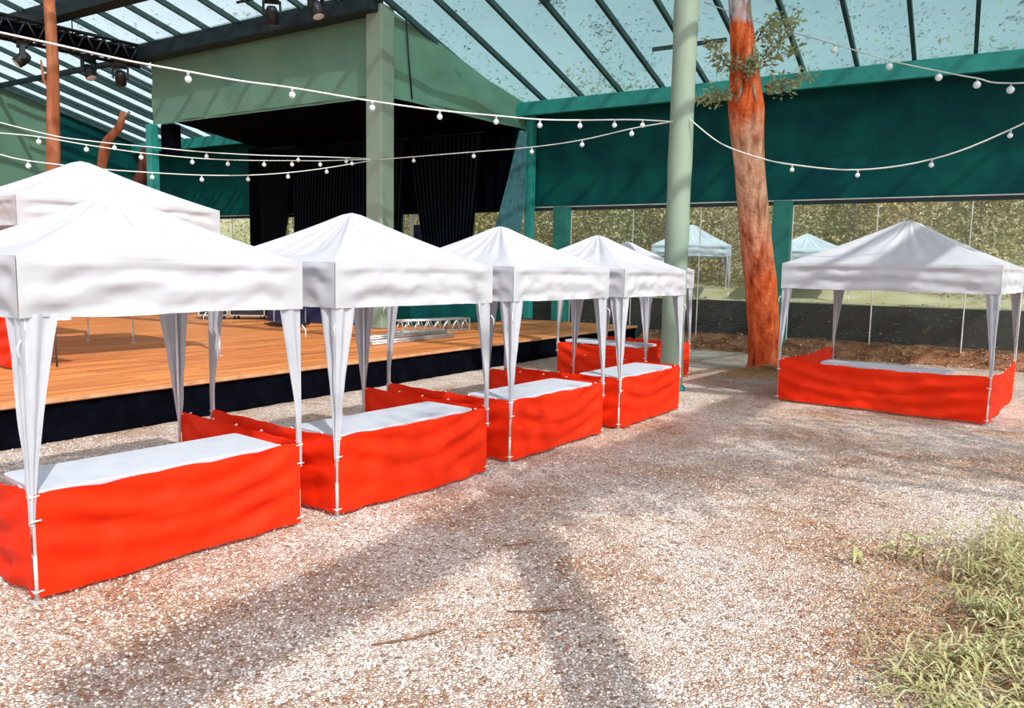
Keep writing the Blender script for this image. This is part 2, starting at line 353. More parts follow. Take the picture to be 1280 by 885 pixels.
for i in range(len(ends)-1):
    s0, s1 = ends[i] + .2, ends[i+1] - .2
    b = MB(); b.grid(lambda u, v: wp(s0 + (s1-s0)*u, -.02 + .03*fbm(u*(s1-s0)*.7, v*2.0, i*5.0), .02 + 3.9*v), int((s1-s0)*5), 12)
    o = tag(b.build('window_%d' % (i+1), M['vinyl']), 'clear vinyl sheet in the back wall', None, None, 'structure')
    f = MB()
    ns = max(1, round((s1-s0)/2.2))
    for k in range(ns+1):
        s = s0 + .03 + (s1-s0-.06)*k/ns; f.beam(wp(s, .03, .02), wp(s, .03, 3.92), .025, .02)
    f.build('frame', M['silver'], o)

# ------------------------------------------------------------------ roof
DMAX = 13.0
RS = [-.55 + 1.24*k + .0 for k in range(-18, 16)]
HOLE = (4.0, 9.6)     # s-range / d-range left open for the trees
film = MB(); film2 = MB()
def panel(s0, s1, d0, d1):
    if s0 >= -1.0:
        d1 = min(d1, 9.2)
        if d1 <= d0: return
    (film if s0 < -1.0 else film2).grid(lambda u, v: wp(s0 + (s1-s0)*u, d0 + (d1-d0)*v, roofz(d0 + (d1-d0)*v) + .06 - .05*math.sin(PI*u)), 4, 8)
TREES_SD = [(s, d) for s, d in ()]
def sd(x, y): P = Vector((x, y)) - Q0; return W.dot(P), NN.dot(P)
openings = [sd(4.05, 15.4), sd(-11.66, 20.0)]
for k in range(len(RS)-1):
    s0, s1 = RS[k], RS[k+1]; cuts = [0.0]
    segs = [(0.0, 4.4), (4.4, 8.8), (8.8, DMAX)]
    for d0, d1 in segs:
        op = [o for o in openings if s0 - .35 < o[0] < s1 + .35 and d0 - .5 < o[1] < d1 + .5]
        if op:
            oc = op[0][1]
            if oc - .8 > d0: panel(s0, s1, d0, oc - .8)
            if oc + .8 < d1: panel(s0, s1, oc + .8, d1)
        else: panel(s0, s1, d0, d1)
tag(film.build('ceiling', M['film']), 'clear roof film over the stage side', None, None, 'structure')
tag(film2.build('ceiling_right', M['filmteal']), 'teal tinted roof film over the yard', None, None, 'structure')
tn = 10
for k, s in enumerate(RS):
    b = MB(); d0 = .1
    b.beam(wp(s, d0, roofz(d0) - .02), wp(s, DMAX, roofz(DMAX) - .02), .085, .14)
    tag(b.build('trim_%d' % tn, M['rafter']), 'dark green roof rafter', None, None, 'structure'); tn += 1
    if s < -9.5:
        b = MB(); b.beam(wp(s + .42, d0, roofz(d0) - .02), wp(s + .42, 6.0, roofz(6.0) - .02), .07, .12)
        tag(b.build('trim_%d' % tn, M['rafter']), 'dark green extra rafter at the left end', None, None, 'structure'); tn += 1
# purlins
for (sa, sb, d, zc, wx, wz, mt) in ((-22, -9.3, 6.15, roofz(6.15) - .12, .12, .16, 'navy'), (-22, -1.6, 8.8, roofz(8.8) - .17, .42, .42, 'navy'), (-22, 20, DMAX, roofz(DMAX) - .2, .3, .4, 'navy'), (-1.4, 20, 9.3, roofz(9.3) - .05, .12, .2, 'rafter')):
    b = MB(); b.beam(wp(sa, d, zc), wp(sb, d, zc), wx, wz)
    tag(b.build('trim_%d' % tn, M[mt], bevel=.01), 'dark blue roof purlin', None, None, 'structure'); tn += 1
b = MB(); b.beam(wp(4.85, 2.55, roofz(2.55) - .04), wp(6.7, 2.55, roofz(2.55) - .04), .07, .09)
tag(b.build('trim_%d' % tn, M['rafter']), 'short bridging bar between two rafters by the tree', None, None, 'structure'); tn += 1

def filmz(s, d):
    u = ((s - RS[0])/1.24) % 1.0
    return roofz(d) + .06 - .05*math.sin(PI*u)
# leaf debris lying on the film
db = MB()
for k in range(12000):
    s = random.uniform(-14, 17); d = 9.5*random.random()**1.1
    dens = fbm(s*.35, d*.35, 9)
    if random.random() > .45 + 1.1*dens: continue
    p = wp(s, d, filmz(s, d) + .012); L = random.uniform(.04, .11)*(1 if random.random() < .93 else 1.7); a = random.random()*6.28
    db.leaf(p, (math.cos(a), math.sin(a), 0), L, L*random.uniform(.2, .6), (0, .1, 1), bend=.08)
for cs, cd, sp, n in ((3.3, 5.2, .3, 110), (12.9, 2.6, .55, 130), (3.9, 3.6, .25, 40), (-11, 3.4, .8, 160), (8.2, 3.2, .4, 40)):
    for k in range(n):
        s = random.gauss(cs, sp*.6); d = random.gauss(cd, sp)
        a = random.random()*6.28; L = random.uniform(.06, .16)
        db.leaf(wp(s, d, filmz(s, d) + .012 + .02*random.random()), (math.cos(a), math.sin(a), .05), L, L*random.uniform(.25, .7), (0, .1, 1), bend=.1)
tag(db.build('roof_leaf_litter', M['debris']), 'dark fallen leaves lying on the clear roof film', 'leaf litter', None, 'stuff')

# girder and bare frame over the near yard, out of the picture, that throws the long shadow band
b = MB(); b.beam((2.6, -4.6, 9.2), (15.5, 15.2, 9.2), .5, .4)
tag(b.build('trim_%d' % tn, M['navy']), 'main roof girder over the near yard', None, None, 'structure'); tn += 1
for (x, y) in ((2.7, -4.4), (15.4, 15.0)):
    b = MB(); b.box((x, y, 4.5), (.4, .4, 9.0), R(57))
    tag(b.build('trim_%d' % tn, M['post']), 'girder post', None, None, 'structure'); tn += 1

# ------------------------------------------------------------------ stage house
CX, CY = -3.4, 19.67
sc, dc = sd(CX, CY)
b = MB(); b.box((CX, CY, (roofz(dc) + .52)/2 - .05), (.50, .50, roofz(dc) - .52 - .1), WANG)
tag(b.build('column_1', M['post'], bevel=.03), 'sage green square column at the front corner of the stage house', None, None, 'structure')
LF = 9.15
b = MB(); b.grid(lambda u, v: wp(sc - .2 - (LF-.2)*u, dc - .08 + .06*fbm(u*6, v*2, 1), 6.30 + (roofz(dc) - .1 - 6.30)*v), 60, 12)
tag(b.build('wall_front', M['sage']), 'broad sage green fascia over the stage opening', None, None, 'structure')
b = MB(); b.beam(wp(sc + .15, dc + .25, 8.44), wp(sc - LF, dc + .25, 8.34), .42, .44)
tag(b.build('trim_%d' % tn, M['navy'], bevel=.02), 'dark blue box beam along the fascia top', None, None, 'structure'); tn += 1
b = MB(); b.beam(wp(sc - LF, dc + .2, 8.60), wp(sc + .1, dc + .2, 8.72), .18, .12)
tag(b.build('trim_%d' % tn, M['sage']), 'sage edge strip above the box beam', None, None, 'structure'); tn += 1
# gable cloth from the column to the wall corner
gx0, gy0, gx1, gy1 = CX + .2, CY + .2, .40, 24.50
def gab(u, v):
    x = gx0 + (gx1-gx0)*u; y = gy0 + (gy1-gy0)*u; s, d = sd(x, y)
    zb = 6.32 + .05*u; zt = roofz(d) - .02
    k = .05*fbm(u*5, v*2, 6) + .03*math.sin(9*(u + v*.6))
    return (x + .78*k, y - .6*k, zb + (zt-zb)*v)
b = MB(); b.grid(gab, 40, 14)
tag(b.build('wall_right', M['sage']), 'sage green triangular gable cloth', None, None, 'structure')
b = MB(); b.tube([(gx0 + .35, gy0 + .38, 8.55), (gx0 + .42, gy0 + .46, 7.4), (gx0 + .5, gy0 + .55, 6.4)], .02, 6)
tag(b.build('hanging_cable', M['blackmetal']), 'black cable running down the gable cloth beside the column', 'cable')
b = MB(); b.box((.47, 24.35, 3.68), (.24, .24, 6.3), WANG)
tag(b.build('column_2', M['tealbeam'], bevel=.01), 'slim teal corner post at the gable end', None, None, 'structure')
b = MB(); b.box((.12, 24.5, 2.3), (.10, .10, 3.5), WANG)
tag(b.build('trim_%d' % tn, M['navy'], bevel=.01), 'thin dark post beside the corner post', None, None, 'structure'); tn += 1
p = wp(sc - LF + .05, dc, 0)
b = MB(); b.box((p.x, p.y, 3.4), (.26, .26, 5.8), WANG)
tag(b.build('column_3', M['tealbeam'], bevel=.01), 'slim teal post at the left end of the fascia', None, None, 'structure')
p = wp(sc - LF + .55, dc - .3, 0)
b = MB(); b.box((p.x, p.y, 5.85), (.55, .3, .9), WANG)
tag(b.build('trim_%d' % tn, M['black']), 'black cloth wrap below the fascia end', None, None, 'structure'); tn += 1
# black inner ceiling and back cloth
b = MB()
c0 = wp(sc - LF + .9, dc - .06, 6.36); c1 = wp(-11.9, .35, 6.55); c2 = wp(.0, .2, 6.52); c3 = wp(sc + .05, dc - .06, 6.36)
b.add([c0, c1, c2, c3], [(0, 1, 2, 3)])
tag(b.build('ceiling_stage', M['black']), 'black cloth ceiling of the stage', None, None, 'structure')
b = MB(); b.grid(lambda u, v: wp(-9.9 + 9.4*u, .35 + .07*math.sin(u*120) + .05*fbm(u*9, v, 2), 3.98 + 2.57*v), 240, 4)
tag(b.build('wall_stage', M['black']), 'black pleated back cloth of the stage', None, None, 'structure')
b = MB(); b.box(wp(-11.9, .5, 3.5), (.45, .3, 6.0), WANG)
tag(b.build('trim_%d' % tn, M['black']), 'black wrapped post at the left of the stage', None, None, 'structure'); tn += 1

def curtain(name, label, fl, fr, z0, z1, d=.55, npl=18, mat='curtain', grp='tied curtains of the stage'):
    """pleated cloth; fl/fr give left/right s for v in 0..1 (bottom..top)"""
    t = thing(name, label, 'curtain', wp((fl(0)+fr(0))/2, d, z0), 0, grp); o = t.location
    c = MB()
    def fn(u, v):
        s = fl(v) + (fr(v)-fl(v))*u
        p = wp(s, d + .09*math.sin(u*npl*2*PI + .8*math.sin(v*3)) + .04*fbm(u*6, v*3, 4), z0 + (z1-z0)*v)
        return p - o
    c.grid(fn, npl*8, 20); c.build('drape', M[mat], t)
    r = MB(); r.tube([wp(fl(1) - .05, d, z1 + .03) - o, wp(fr(1) + .05, d, z1 + .03) - o], .03, 8); r.build('rail', M['blackmetal'], t)
    return t
L = lambda a, b_, e=1.0: (lambda v: a + (b_-a)*v**e)
curtain('stage_curtain', 'black stage curtain left of the narrow pale gap', L(-11.3, -11.6), L(-10.9, -9.55, .9), .55, 6.35, .62)
curtain('stage_curtain', 'wide black stage curtain right of the narrow pale gap, behind the second tent', L(-9.75, -9.65), L(-6.2, -5.6), .55, 6.35, .62, 26)
curtain('stage_curtain', 'black curtain just right of the big column', L(-6.6, -6.7), L(-4.6, -4.35), .55, 6.3, .8, 14)
curtain('stage_curtain', 'dark blue tied curtain between the two back openings', L(-3.1, -4.2, .8), L(-1.95, -1.35, .8), .55, 6.3, .75, 16)
# gathered curtain at the corner post, sunlight put into its brightened colour
t = thing('stage_curtain', 'curtain gathered beside the teal corner post, sunlight painted into its blue green colour', 'curtain', (.2, 24.0, .55), 0, 'tied curtains of the stage'); o = t.location
c = MB()
def fn(u, v):
    z = .55 + 5.75*v
    left = -1.25 + 1.0*max(0, (v - .45)/.55)**.8 + .15*max(0, .45 - v); right = .02
    if v < .62: right = .02 - .55*((.62 - v)/.62)
    s = left + (right-left)*u
    q = Vector((.30, 24.15)) + Vector((.862, -.507))*s*.55 + Vector((.618, .786))*s*.55
    k = .06*math.sin(u*15*2*PI) + .05*fbm(u*5, v*4, 8)
    return Vector((q.x + .5*k, q.y - .86*k, z)) - o
c.grid(fn, 130, 26); c.build('drape', pbr('satin brightened as sunlit', (.13, .36, .40), (.08, .24, .28), 5, .4, spec=.5), t)
# pale door frame seen through the back opening
t = thing('door_1', 'white framed door with a dark pane at the back of the stage', 'door', wp(-4.05, .3, .55)); t['kind'] = 'structure'; o = t.location
f = MB()
for ds in (-.42, .42): f.beam(wp(-4.05 + ds, .3, .0 + .55) - o, wp(-4.05 + ds, .3, 3.86) - o, .10, .08)
f.beam(wp(-4.5, .3, 3.82) - o, wp(-3.6, .3, 3.82) - o, .08, .10)
f.build('frame', M['whiteframe'], t)
f = MB(); f.box(wp(-4.05, .27, 2.05) - o, (.70, .03, 2.95), WANG); f.build('panel', M['bluebox'], t)

# left partition
b = MB()
P0 = wp(-19.3, 0, 0)
def lp(u, v):
    d = .3 + 9.0*u; q = wp(-19.3 + .06*fbm(u*8, v*3), d, 0)
    return (q.x, q.y, .02 + (roofz(d) - .02 - .02)*v)
b.grid(lp, 40, 16)
b2 = MB(); b2.grid(lambda u, v: wp(-19.24,   .3 + 3.9*u, .02 + (roofz(.3 + 3.9*u) - .1)*v), 10, 4)  # darker sheet holds the shade on this end of the partition as colour
tag(b2.build('wall_left_shade', M['teal']), 'dark teal sheet painting the shaded section of the far left partition', None, None, 'structure')
tag(b.build('wall_left', M['sage']), 'sage green partition at the far left', None, None, 'structure')
p = wp(-19.0, 6.6, 0); b = MB(); b.box((p.x, p.y, 4.2), (.35, .35, 8.3), WANG)
tag(b.build('column_4', M['tealbeam'], bevel=.02), 'teal post at the far left edge', None, None, 'structure')

# ------------------------------------------------------------------ green pillar in the yard
px, py = 2.85, 13.6; ps, pd = sd(px, py)
b = MB()
prof = []
for z in [k*.25 for k in range(0, 37)]:
    prof.append((.205 + .006*math.sin(z*5) + .012*fbm(1, z*1.2), z))
b.lathe([(r, z) for r, z in prof if z < roofz(pd) - .1], 20)
o = tag(b.build('pillar_1', M['post'], loc=(px, py, 0)), 'tall sage green wrapped pillar standing in the yard', None, None, 'structure')
c = MB(); c.lathe([(.0, .0), (.26, 0), (.26, .05), (.215, .09)], 20); c.build('base', M['tealpost'], o)

# ------------------------------------------------------------------ stage platform
DZ = .52
stg = thing('stage_platform', 'wide orange wooden stage deck with a black cloth skirt', 'stage', (-5.54, 8.2, 0))
E0 = Vector((-10.0, 1.42)); E1 = Vector((3.62, 22.28))
ed = (E1 - E0).normalized(); bk = Vector((-ed.y, ed.x))
WL = wp(-18.6, .45, 0); WR = wp(3.25, .45, 0)
poly = [E0, E1, Vector((WR.x, WR.y)), Vector((WL.x, WL.y)), Vector((-24, 20)), E0 + bk*9.0]
off = Vector((-5.54, 8.2))
d = MB(); n = len(poly)
vs = [(p.x - off.x, p.y - off.y, DZ) for p in poly] + [(p.x - off.x, p.y - off.y, DZ - .06) for p in poly]
d.add(vs, [tuple(range(n)), tuple(range(2*n-1, n-1, -1))] + [(i, n+i, n+(i+1) % n, (i+1) % n) for i in range(n)])
d.build('deck', M['deck'], stg)
k = MB()
Lk = (E1 - E0).length
def sk(u, v):
    p = E0 + ed*(Lk*u) + bk*(.04 + .012*math.sin(u*330) + .02*fbm(u*40, v))
    return (p.x - off.x, p.y - off.y, .005 + (DZ - .07)*v)
k.grid(sk, 400, 3)
k.build('skirt', M['black'], stg)
k = MB(); k.grid(lambda u, v: (E1.x + (WR.x-E1.x)*u - off.x, E1.y + (WR.y-E1.y)*u - off.y, .005 + (DZ-.07)*v), 6, 2)
k.build('skirt', M['tealpost'], stg)
k = MB(); p0 = E0 - off; p1 = E1 - off
k.beam((p0.x, p0.y, DZ - .025), (p1.x, p1.y, DZ - .025), .03, .045)
k.build('edge_board', pbr('worn pale edge board', (.46, .22, .10), (.58, .33, .18), 6, .7), stg)

# low riser at the back of the deck
def riser(a, b_, h, depth, name, label, mat):
    a = Vector(a); b_ = Vector(b_); e = (b_ - a).normalized(); q = Vector((-e.y, e.x)); ang = math.atan2(e.y, e.x)
    c = (a + b_)/2 + q*depth/2
    m = MB(); m.box((0, 0, h/2), ((b_-a).length, depth, h), 0)
    o = thing(name, label, 'riser', (c.x, c.y, DZ), ang)
    m.build('body', M[mat], o, bevel=.02)
    m = MB(); m.box((0, 0, h + .02), ((b_-a).length + .06, depth + .06, .04), 0); m.build('top', M['black'], o)
riser((-2.75, 20.55), (-.15, 23.35), 1.0, 1.6, 'stage_riser', 'low teal stage riser at the back of the deck, right of the column', 'teal')
riser((-6.9, 21.5), (-4.3, 20.35), .95, 1.4, 'stage_riser', 'low dark blue stage riser left of the column', 'bluebox')

# flight cases
def case(x, y, rz, sx, sy, sz, label, mat='blackmetal', wheels=True):
    t = thing('flight_case', label, 'case', (x, y, DZ), rz, 'equipment cases on the stage')
    z0 = .12 if wheels else .02
    b = MB(); b.box((0, 0, z0 + sz/2), (sx, sy, sz)); b.build('body', M[mat], t, bevel=.012)
    b = MB()
    for a in (-1, 1):
        for c in (-1, 1):
            b.beam((a*sx/2, c*sy/2, z0), (a*sx/2, c*sy/2, z0 + sz), .035, .035)
    for zz in (z0, z0 + sz*.7, z0 + sz):
        for c in (-1, 1): b.beam((-sx/2, c*sy/2, zz), (sx/2, c*sy/2, zz), .03, .03)
    b.build('edging', M['alu'], t)
    if wheels:
        for a in (-1, 1):
            for c in (-1, 1):
                w = MB(); w.tube([(a*sx*.38 - .02, c*sy*.38, .05), (a*sx*.38 + .02, c*sy*.38, .05)], .05, 12); w.build('wheel', M['blackmetal'], t)
    b = MB(); b.box((0, -sy/2 - .012, z0 + sz*.45), (.16, .02, .09)); b.build('latch', M['alu'], t)
case(-8.55, 21.9, .35, .75, .55, .38, 'black wheeled equipment case, left of the pair beyond the first tent')
case(-7.55, 22.0, .1, .95, .55, .42, 'black wheeled equipment case with silver edging, right of the pair beyond the first tent')
case(-5.9, 20.3, -.25, .62, .5, .62, 'navy blue equipment case standing on the stage beside coiled cables', 'bluebox', False)
b = MB(); pts = []
for k in range(120):
    a = k*.42; r = .16 + .12*math.sin(k*.7) + .001*k
    pts.append((-5.75 + r*1.6*math.cos(a), 19.55 + r*math.sin(a), DZ + .02 + .0006*k + .012*math.sin(k*1.3)**2))
b.tube(pts, .016, 6)
tag(b.build('coiled_cable', M['blackmetal']), 'heap of coiled black cable on the deck in front of the navy case', 'cable')

# aluminium trusses lying on the stage
def truss(x, y, rz, Ln, sz, label):
    t = thing('truss_section', label, 'truss', (x, y, DZ), rz, 'aluminium trusses on the stage')
    h = sz/2; r = .025
    cs = [(-h, r), (h, r), (-h, sz), (h, sz)]
    for cy_, cz_ in cs:
        b = MB(); b.tube([(-Ln/2, cy_, cz_), (Ln/2, cy_, cz_)], r, 8); b.build('chord', M['alu'], t)
    b = MB(); nseg = int(Ln/sz)
    for i in range(nseg):
        x0 = -Ln/2 + Ln*i/nseg; x1 = -Ln/2 + Ln*(i+1)/nseg; xm = (x0+x1)/2
        for (ya, za), (yb, zb) in (((-h, r), (-h, sz)), ((h, r), (h, sz)), ((-h, sz), (h, sz)), ((-h, r), (h, r))):
            b.tube([(x0, ya, za), (xm, yb, zb)], .012, 6); b.tube([(xm, yb, zb), (x1, ya, za)], .012, 6)
    b.build('lacing', M['alu'], t)
    for xx in (-Ln/2, Ln/2):
        b = MB()
        for cy_, cz_ in ((-h, sz), (h, r)): b.beam((xx, -h, cz_), (xx, h, cz_), .03, .03)
        for cy_ in (-h, h): b.beam((xx, cy_, r), (xx, cy_, sz), .03, .03)
        b.build('end_frame', M['alu'], t)
TA = math.atan2(19.39-18.14, -1.31+2.57)
truss(-1.95, 18.85, TA, 2.1, .30, 'silver box truss section standing nearest the riser on the stage')
truss(-2.35, 17.4, R(56), 2.6, .07, 'flat silver ladder truss lying on the deck in front of the box truss')
truss(-2.1, 16.35, R(56), 2.6, .07, 'flat silver ladder truss lying along the deck edge behind the second tent')

# ------------------------------------------------------------------ tents
def wr(x, y, z, seed): return fbm(x*1.6 + seed*11.3, y*1.6, z*1.6 + seed*3.1, 3)
def make_tent(name, label, group, X, Y, ang, w, d, ze, hp, val, zs, sides, seed, z0=0.0, sl=.20, cloth='canvas', legs=True, skirt_h=None):
    t = thing(name, label, 'canopy tent', (X, Y, z0), ang, group)
    ov = .035
    cx, cy = w/2, d/2; hx, hy = w/2 + ov, d/2 + ov
    # canopy roof
    m = MB()
    def rf(u, v):
        a = u*2 - 1; c = v*2 - 1; mm = 1 - max(abs(a), abs(c)); mx = max(abs(a), abs(c), 1e-6); tt = min(abs(a), abs(c))/mx
        zz = hp*(mm*.82 + .18*mm**2.2)
        if mm > .93: zz = hp*(.93*.82 + .18*.93**2.2) + hp*.8*(mm-.93) * .75
        env = 4*mm*(1-mm)
        zz -= env*(1 - tt**3)*hp*.055
        x = cx + a*hx; y = cy + c*hy
        k = .024*wr(x*1.6, y*1.6, 0, seed)*min(1, env*1.5)*(1 - tt**6)
        # radiating creases
        an = math.atan2(c, a)
        k += (.010*math.sin(an*17 + seed + 1.5*wr(x, y, 4, seed))*env*min(1, mm*2.4) + .008*math.sin(an*31 + seed*2)*env**2)*(1 - tt**8)
        # sagging ripple above the eave
        k += .014*math.sin(mm*46 + 5*wr(x, y, 1, seed))*math.exp(-mm*7)*min(1, mm*14)*(1-tt**2)
        return (x, y, ze + zz + k)
    for sec in range(4):
        def rs(u, v, sec=sec):
            k = 1 - v*.995; q = (u*2-1)*k
            A, B = ((q, -k), (k, q), (-q, k), (-k, -q))[sec]
            return rf((A+1)/2, (B+1)/2)
        m.grid(rs, 40, 34)
    m.build('canopy', M[cloth], t, weld=True)
    # valance
    m = MB(); cs = [(-ov, -ov), (w + ov, -ov), (w + ov, d + ov), (-ov, d + ov)]
    for i in range(4):
        p0 = Vector(cs[i]); p1 = Vector(cs[(i+1) % 4]); e = (p1-p0).normalized(); nrm = Vector((e.y, -e.x)); Ls = (p1-p0).length
        def vf(u, v, p0=p0, p1=p1, nrm=nrm, i=i, Ls=Ls):
            q = p0 + (p1-p0)*u; ed_ = min(1, 10*min(u, 1-u))
            drop = 1 - v
            sg = u*2 - 1
            ph = drop*val*30 + (1-sg*sg)*2.6 + 1.5*wr(u*Ls, i*5, 0, seed)
            amp = .019*(.35 + .65*abs(wr(u*2.5, v*1.5, i*7 + 2, seed))*1.6)
            k = amp*math.sin(ph)*min(1, drop*5) + .030*wr(u*Ls*1.5, drop*1.2, i*9, seed)*min(1, drop*4)
            k += .009*math.sin((u*Ls + (drop*val)*(1.2 if u < .5 else -1.2))*22 + seed)*math.exp(-min(u, 1-u)*9)*min(1, drop*5)
            k += .012*math.exp(-((drop-.13)/.05)**2)
            k = k*ed_ + .004
            z = ze + .005 - val*drop + .012*wr(u*Ls, 3, i, seed)*drop*ed_
            q = q + nrm*k
            return (q.x, q.y, z)
        m.grid(vf, 70, 16)
    m.build('valance', M[cloth], t)
    # legs, sleeves
    zv = ze - val
    for ix, (lx, ly) in enumerate(((0, 0), (w, 0), (w, d), (0, d))):
        lg = MB(); lg.tube([(lx, ly, .01), (lx, ly, ze - .03)], .0135, 8)
        lo = lg.build('leg', M['pole'], t)
        ft = MB(); ft.box((lx, ly, .008), (.075, .075, .012)); ft.tube([(lx, ly, .012), (lx, ly, .30)], .017, 8); ft.build('foot', M['silver'], lo)
        if legs:
            sx = 1 if lx == 0 else -1; sy = 1 if ly == 0 else -1
            sm = MB()
            zb = zs*.72
            def wid(v): return sl*(.10 + .90*v**1.35)
            for ax in (0, 1):
                def sf(u, v, ax=ax):
                    z = zb + (zv + .03 - zb)*v; ww = wid(v)
                    k = .016*math.sin(u*3.2*PI + seed + ax)*(.3 + .7*v) + .010*wr(u*3, z*2.5, ix*4 + ax, seed)
                    a = u*ww
                    o1 = -.022 + a; o2 = -.022 + k*min(1, u*4)
                    return (lx + sx*(o1 if ax == 0 else o2), ly + sy*(o2 if ax == 0 else o1), z)
                sm.grid(sf, 10, 24)
            so = sm.build('leg_sleeve', M['sleeve'], t)
            tb = MB()
            tb.tube([(lx - sx*.03, ly - sy*.03, zv - .12), (lx - sx*.055, ly - sy*.045, zv - .16), (lx - sx*.05, ly - sy*.05, zv - .22)], .0042, 5)
            tb.build('tie', M['tie'], so); tb = MB()
            tb.tube([(lx - sx*.035, ly - sy*.03, zb + .03), (lx + sx*.03, ly - sy*.035, zb + .035)], .005, 5)
            tb.build('tie', M['tie'], so)
    # skirts
    SD = {'front': ((0, 0), (w, 0), (0, -1)), 'right': ((w, 0), (w, d), (1, 0)), 'left': ((0, d), (0, 0), (-1, 0)), 'back': ((w, d), (0, d), (0, 1))}
    for j, sd_ in enumerate(sides):
        a, c, nr = SD[sd_]; a = Vector(a); c = Vector(c); nr = Vector(nr); e = (c-a).normalized(); Ls = (c-a).length
        sgn = seed*1.7 + j*2.3; sagk = .010 if w < 2.5 else .045
        def pf(u, v, a=a, c=c, nr=nr, Ls=Ls, j=j, sgn=sgn):
            q = a + (c-a)*u; sg = 2*u - 1; drop = 1-v
            env = min(1, 6*min(u, 1-u))**.7
            ph = (drop*1.6 - .62*(1-abs(sg)**1.7)*(1 - .35*drop))*11 + .9*wr(u*Ls, drop, j, sgn)
            k = .034*math.sin(ph)*math.exp(-((drop - .45)/.5)**2)*(.3 + .7*abs(sg))
            cr = math.exp(-((drop - .75*abs(sg)**1.2*0 - .50 + .0*sg)/.025)**2)
            k += .008*cr
            k += .042*wr(u*Ls*.9, drop*.9, j*3 + 1, sgn) + .010*wr(u*Ls*3, drop*3, j*3 + 2, sgn)
            k += .022*math.sin((u + (1-v)*.5*(1 if u > .5 else -1))*26)*math.exp(-((min(u, 1-u)-.12)/.12)**2)*drop
            k = k*env + .022
            top = zs + .012 - sagk*(1-sg*sg)*(1 + .15*math.sin(u*5*2*PI)) + (.010*abs(math.sin(u*5*PI)) - .008)
            bot = .035 + .012*wr(u*Ls, 9, j, sgn)
            q = q + nr*k
            return (q.x, q.y, bot + (top-bot)*v)
        m = MB(); m.grid(pf, 72, 28); so = m.build('skirt', M['red'], t)
        for i in range(5):
            u = i/5 + .1 if i else .02
            p = Vector(pf(u, 1)); tm = MB()
            tm.tube([p + Vector((-.012*e.x, -.012*e.y, .006)), p + Vector((.008*nr.x, .008*nr.y, .012)), p + Vector((.02*e.x, .02*e.y, .0))], .0055, 5)
            tm.build('tie', M['tie'], so)
        for u, zz in ((.0, .50), (1.0, .50), (0, .04), (1, .04)):
            q = a + (c-a)*u + nr*.022; tm = MB()
            tm.tube([(q.x - e.x*.03, q.y - e.y*.03, zs*zz*1.9 + .02), (q.x + e.x*.03, q.y + e.y*.03, zs*zz*1.9 + .028)], .005, 5)
            tm.build('tie', M['tie'], so)
    return t

def make_table(label, X, Y, ang, x0, x1, y0, y1, zt, z0=0.0, grp='white folding tables in the tents'):
    ca, sa = math.cos(ang), math.sin(ang); mx, my = (x0+x1)/2, (y0+y1)/2
    t = thing('folding_table', label, 'table', (X + mx*ca - my*sa, Y + mx*sa + my*ca, z0), ang, grp)
    Lx, Ly = x1-x0, y1-y0
    m = MB(); r = .05
    ring = []
    for qx, qy, a0 in ((1, 1, 0), (-1, 1, 90), (-1, -1, 180), (1, -1, 270)):
        for k in range(5):
            a = R(a0 + 22.5*k); ring.append((qx*(Lx/2-r) + r*math.cos(a), qy*(Ly/2-r) + r*math.sin(a)))
    nn = len(ring)
    vs = [(x, y, zt) for x, y in ring] + [(x, y, zt - .045) for x, y in ring]
    m.add(vs, [tuple(range(nn)), tuple(range(2*nn-1, nn-1, -1))] + [(i, nn+i, nn+(i+1) % nn, (i+1) % nn) for i in range(nn)])
    m.build('tabletop', M['tabletop'], t, bevel=.006)
    for sx in (-1, 1):
        b = MB(); xx = sx*(Lx/2 - .22); yy = Ly/2 - .08
        b.tube([(xx, -yy, .01), (xx, -yy, zt - .12), (xx - sx*.05, -yy + .03, zt - .05)], .014, 8)
        b.tube([(xx, yy, .01), (xx, yy, zt - .12), (xx - sx*.05, yy - .03, zt - .05)], .014, 8)
        b.tube([(xx, -yy, .14), (xx, yy, .14)], .011, 8)
        b.tube([(xx, 0, zt - .25), (xx - sx*.3, 0, zt - .05)], .009, 8)
        b.tube([(xx, -yy, zt - .25), (xx, yy, zt - .25)], .011, 8)
        b.build('leg', M['tableleg'], t)
    return t

WT, DT = 1.907, 1.86
TG = 'white canopy tents with red skirts'
ROW = [('A', -2.89, 4.523, .896, 'white canopy tent with red skirt nearest the camera, at the left edge'),
       ('B', -1.436, 6.229, .907, 'white canopy tent with red skirt, second in the row from the nearest one'),
       ('C', -.007, 8.134, .920, 'white canopy tent with red skirt, third in the row, between second tent and last tent'),
       ('D', 1.426, 10.021, .948, 'white canopy tent with red skirt last in the row, before the green pillar')]
TL = {'A': 'white folding table with two small scratches under the nearest tent', 'B': 'white folding table under the second tent of the row', 'C': 'white folding table under the third tent of the row', 'D': 'white folding table under the row\'s last tent, just before the green pillar'}
for i, (k, X, Y, a, lab) in enumerate(ROW):
    make_tent('canopy_tent', lab, TG, X, Y, a, WT, DT, 2.12, .51, .37, .683, ('front', 'left', 'right'), i*1.37 + .4)
    make_table(TL[k], X, Y, a, .05, 1.77, .035, .67, .688)
make_tent('canopy_tent', 'white canopy tent with red skirt standing turned behind the green pillar', TG, .904, 15.028, -.648, WT, DT, 2.14, .55, .37, .683, ('front', 'right', 'back'), 7.7)
make_table('white folding table seen edge-on in the tent behind the green pillar', .904, 15.028, -.648, .1, 1.8, .06, .68, .735)
make_tent('canopy_tent', 'larger white canopy tent with sagging red skirt standing alone at the right', TG, 4.43, 12.613, -.671, 2.98, 2.98, 2.27, .78, .41, .704, ('front', 'left', 'right'), 4.9, sl=.17)
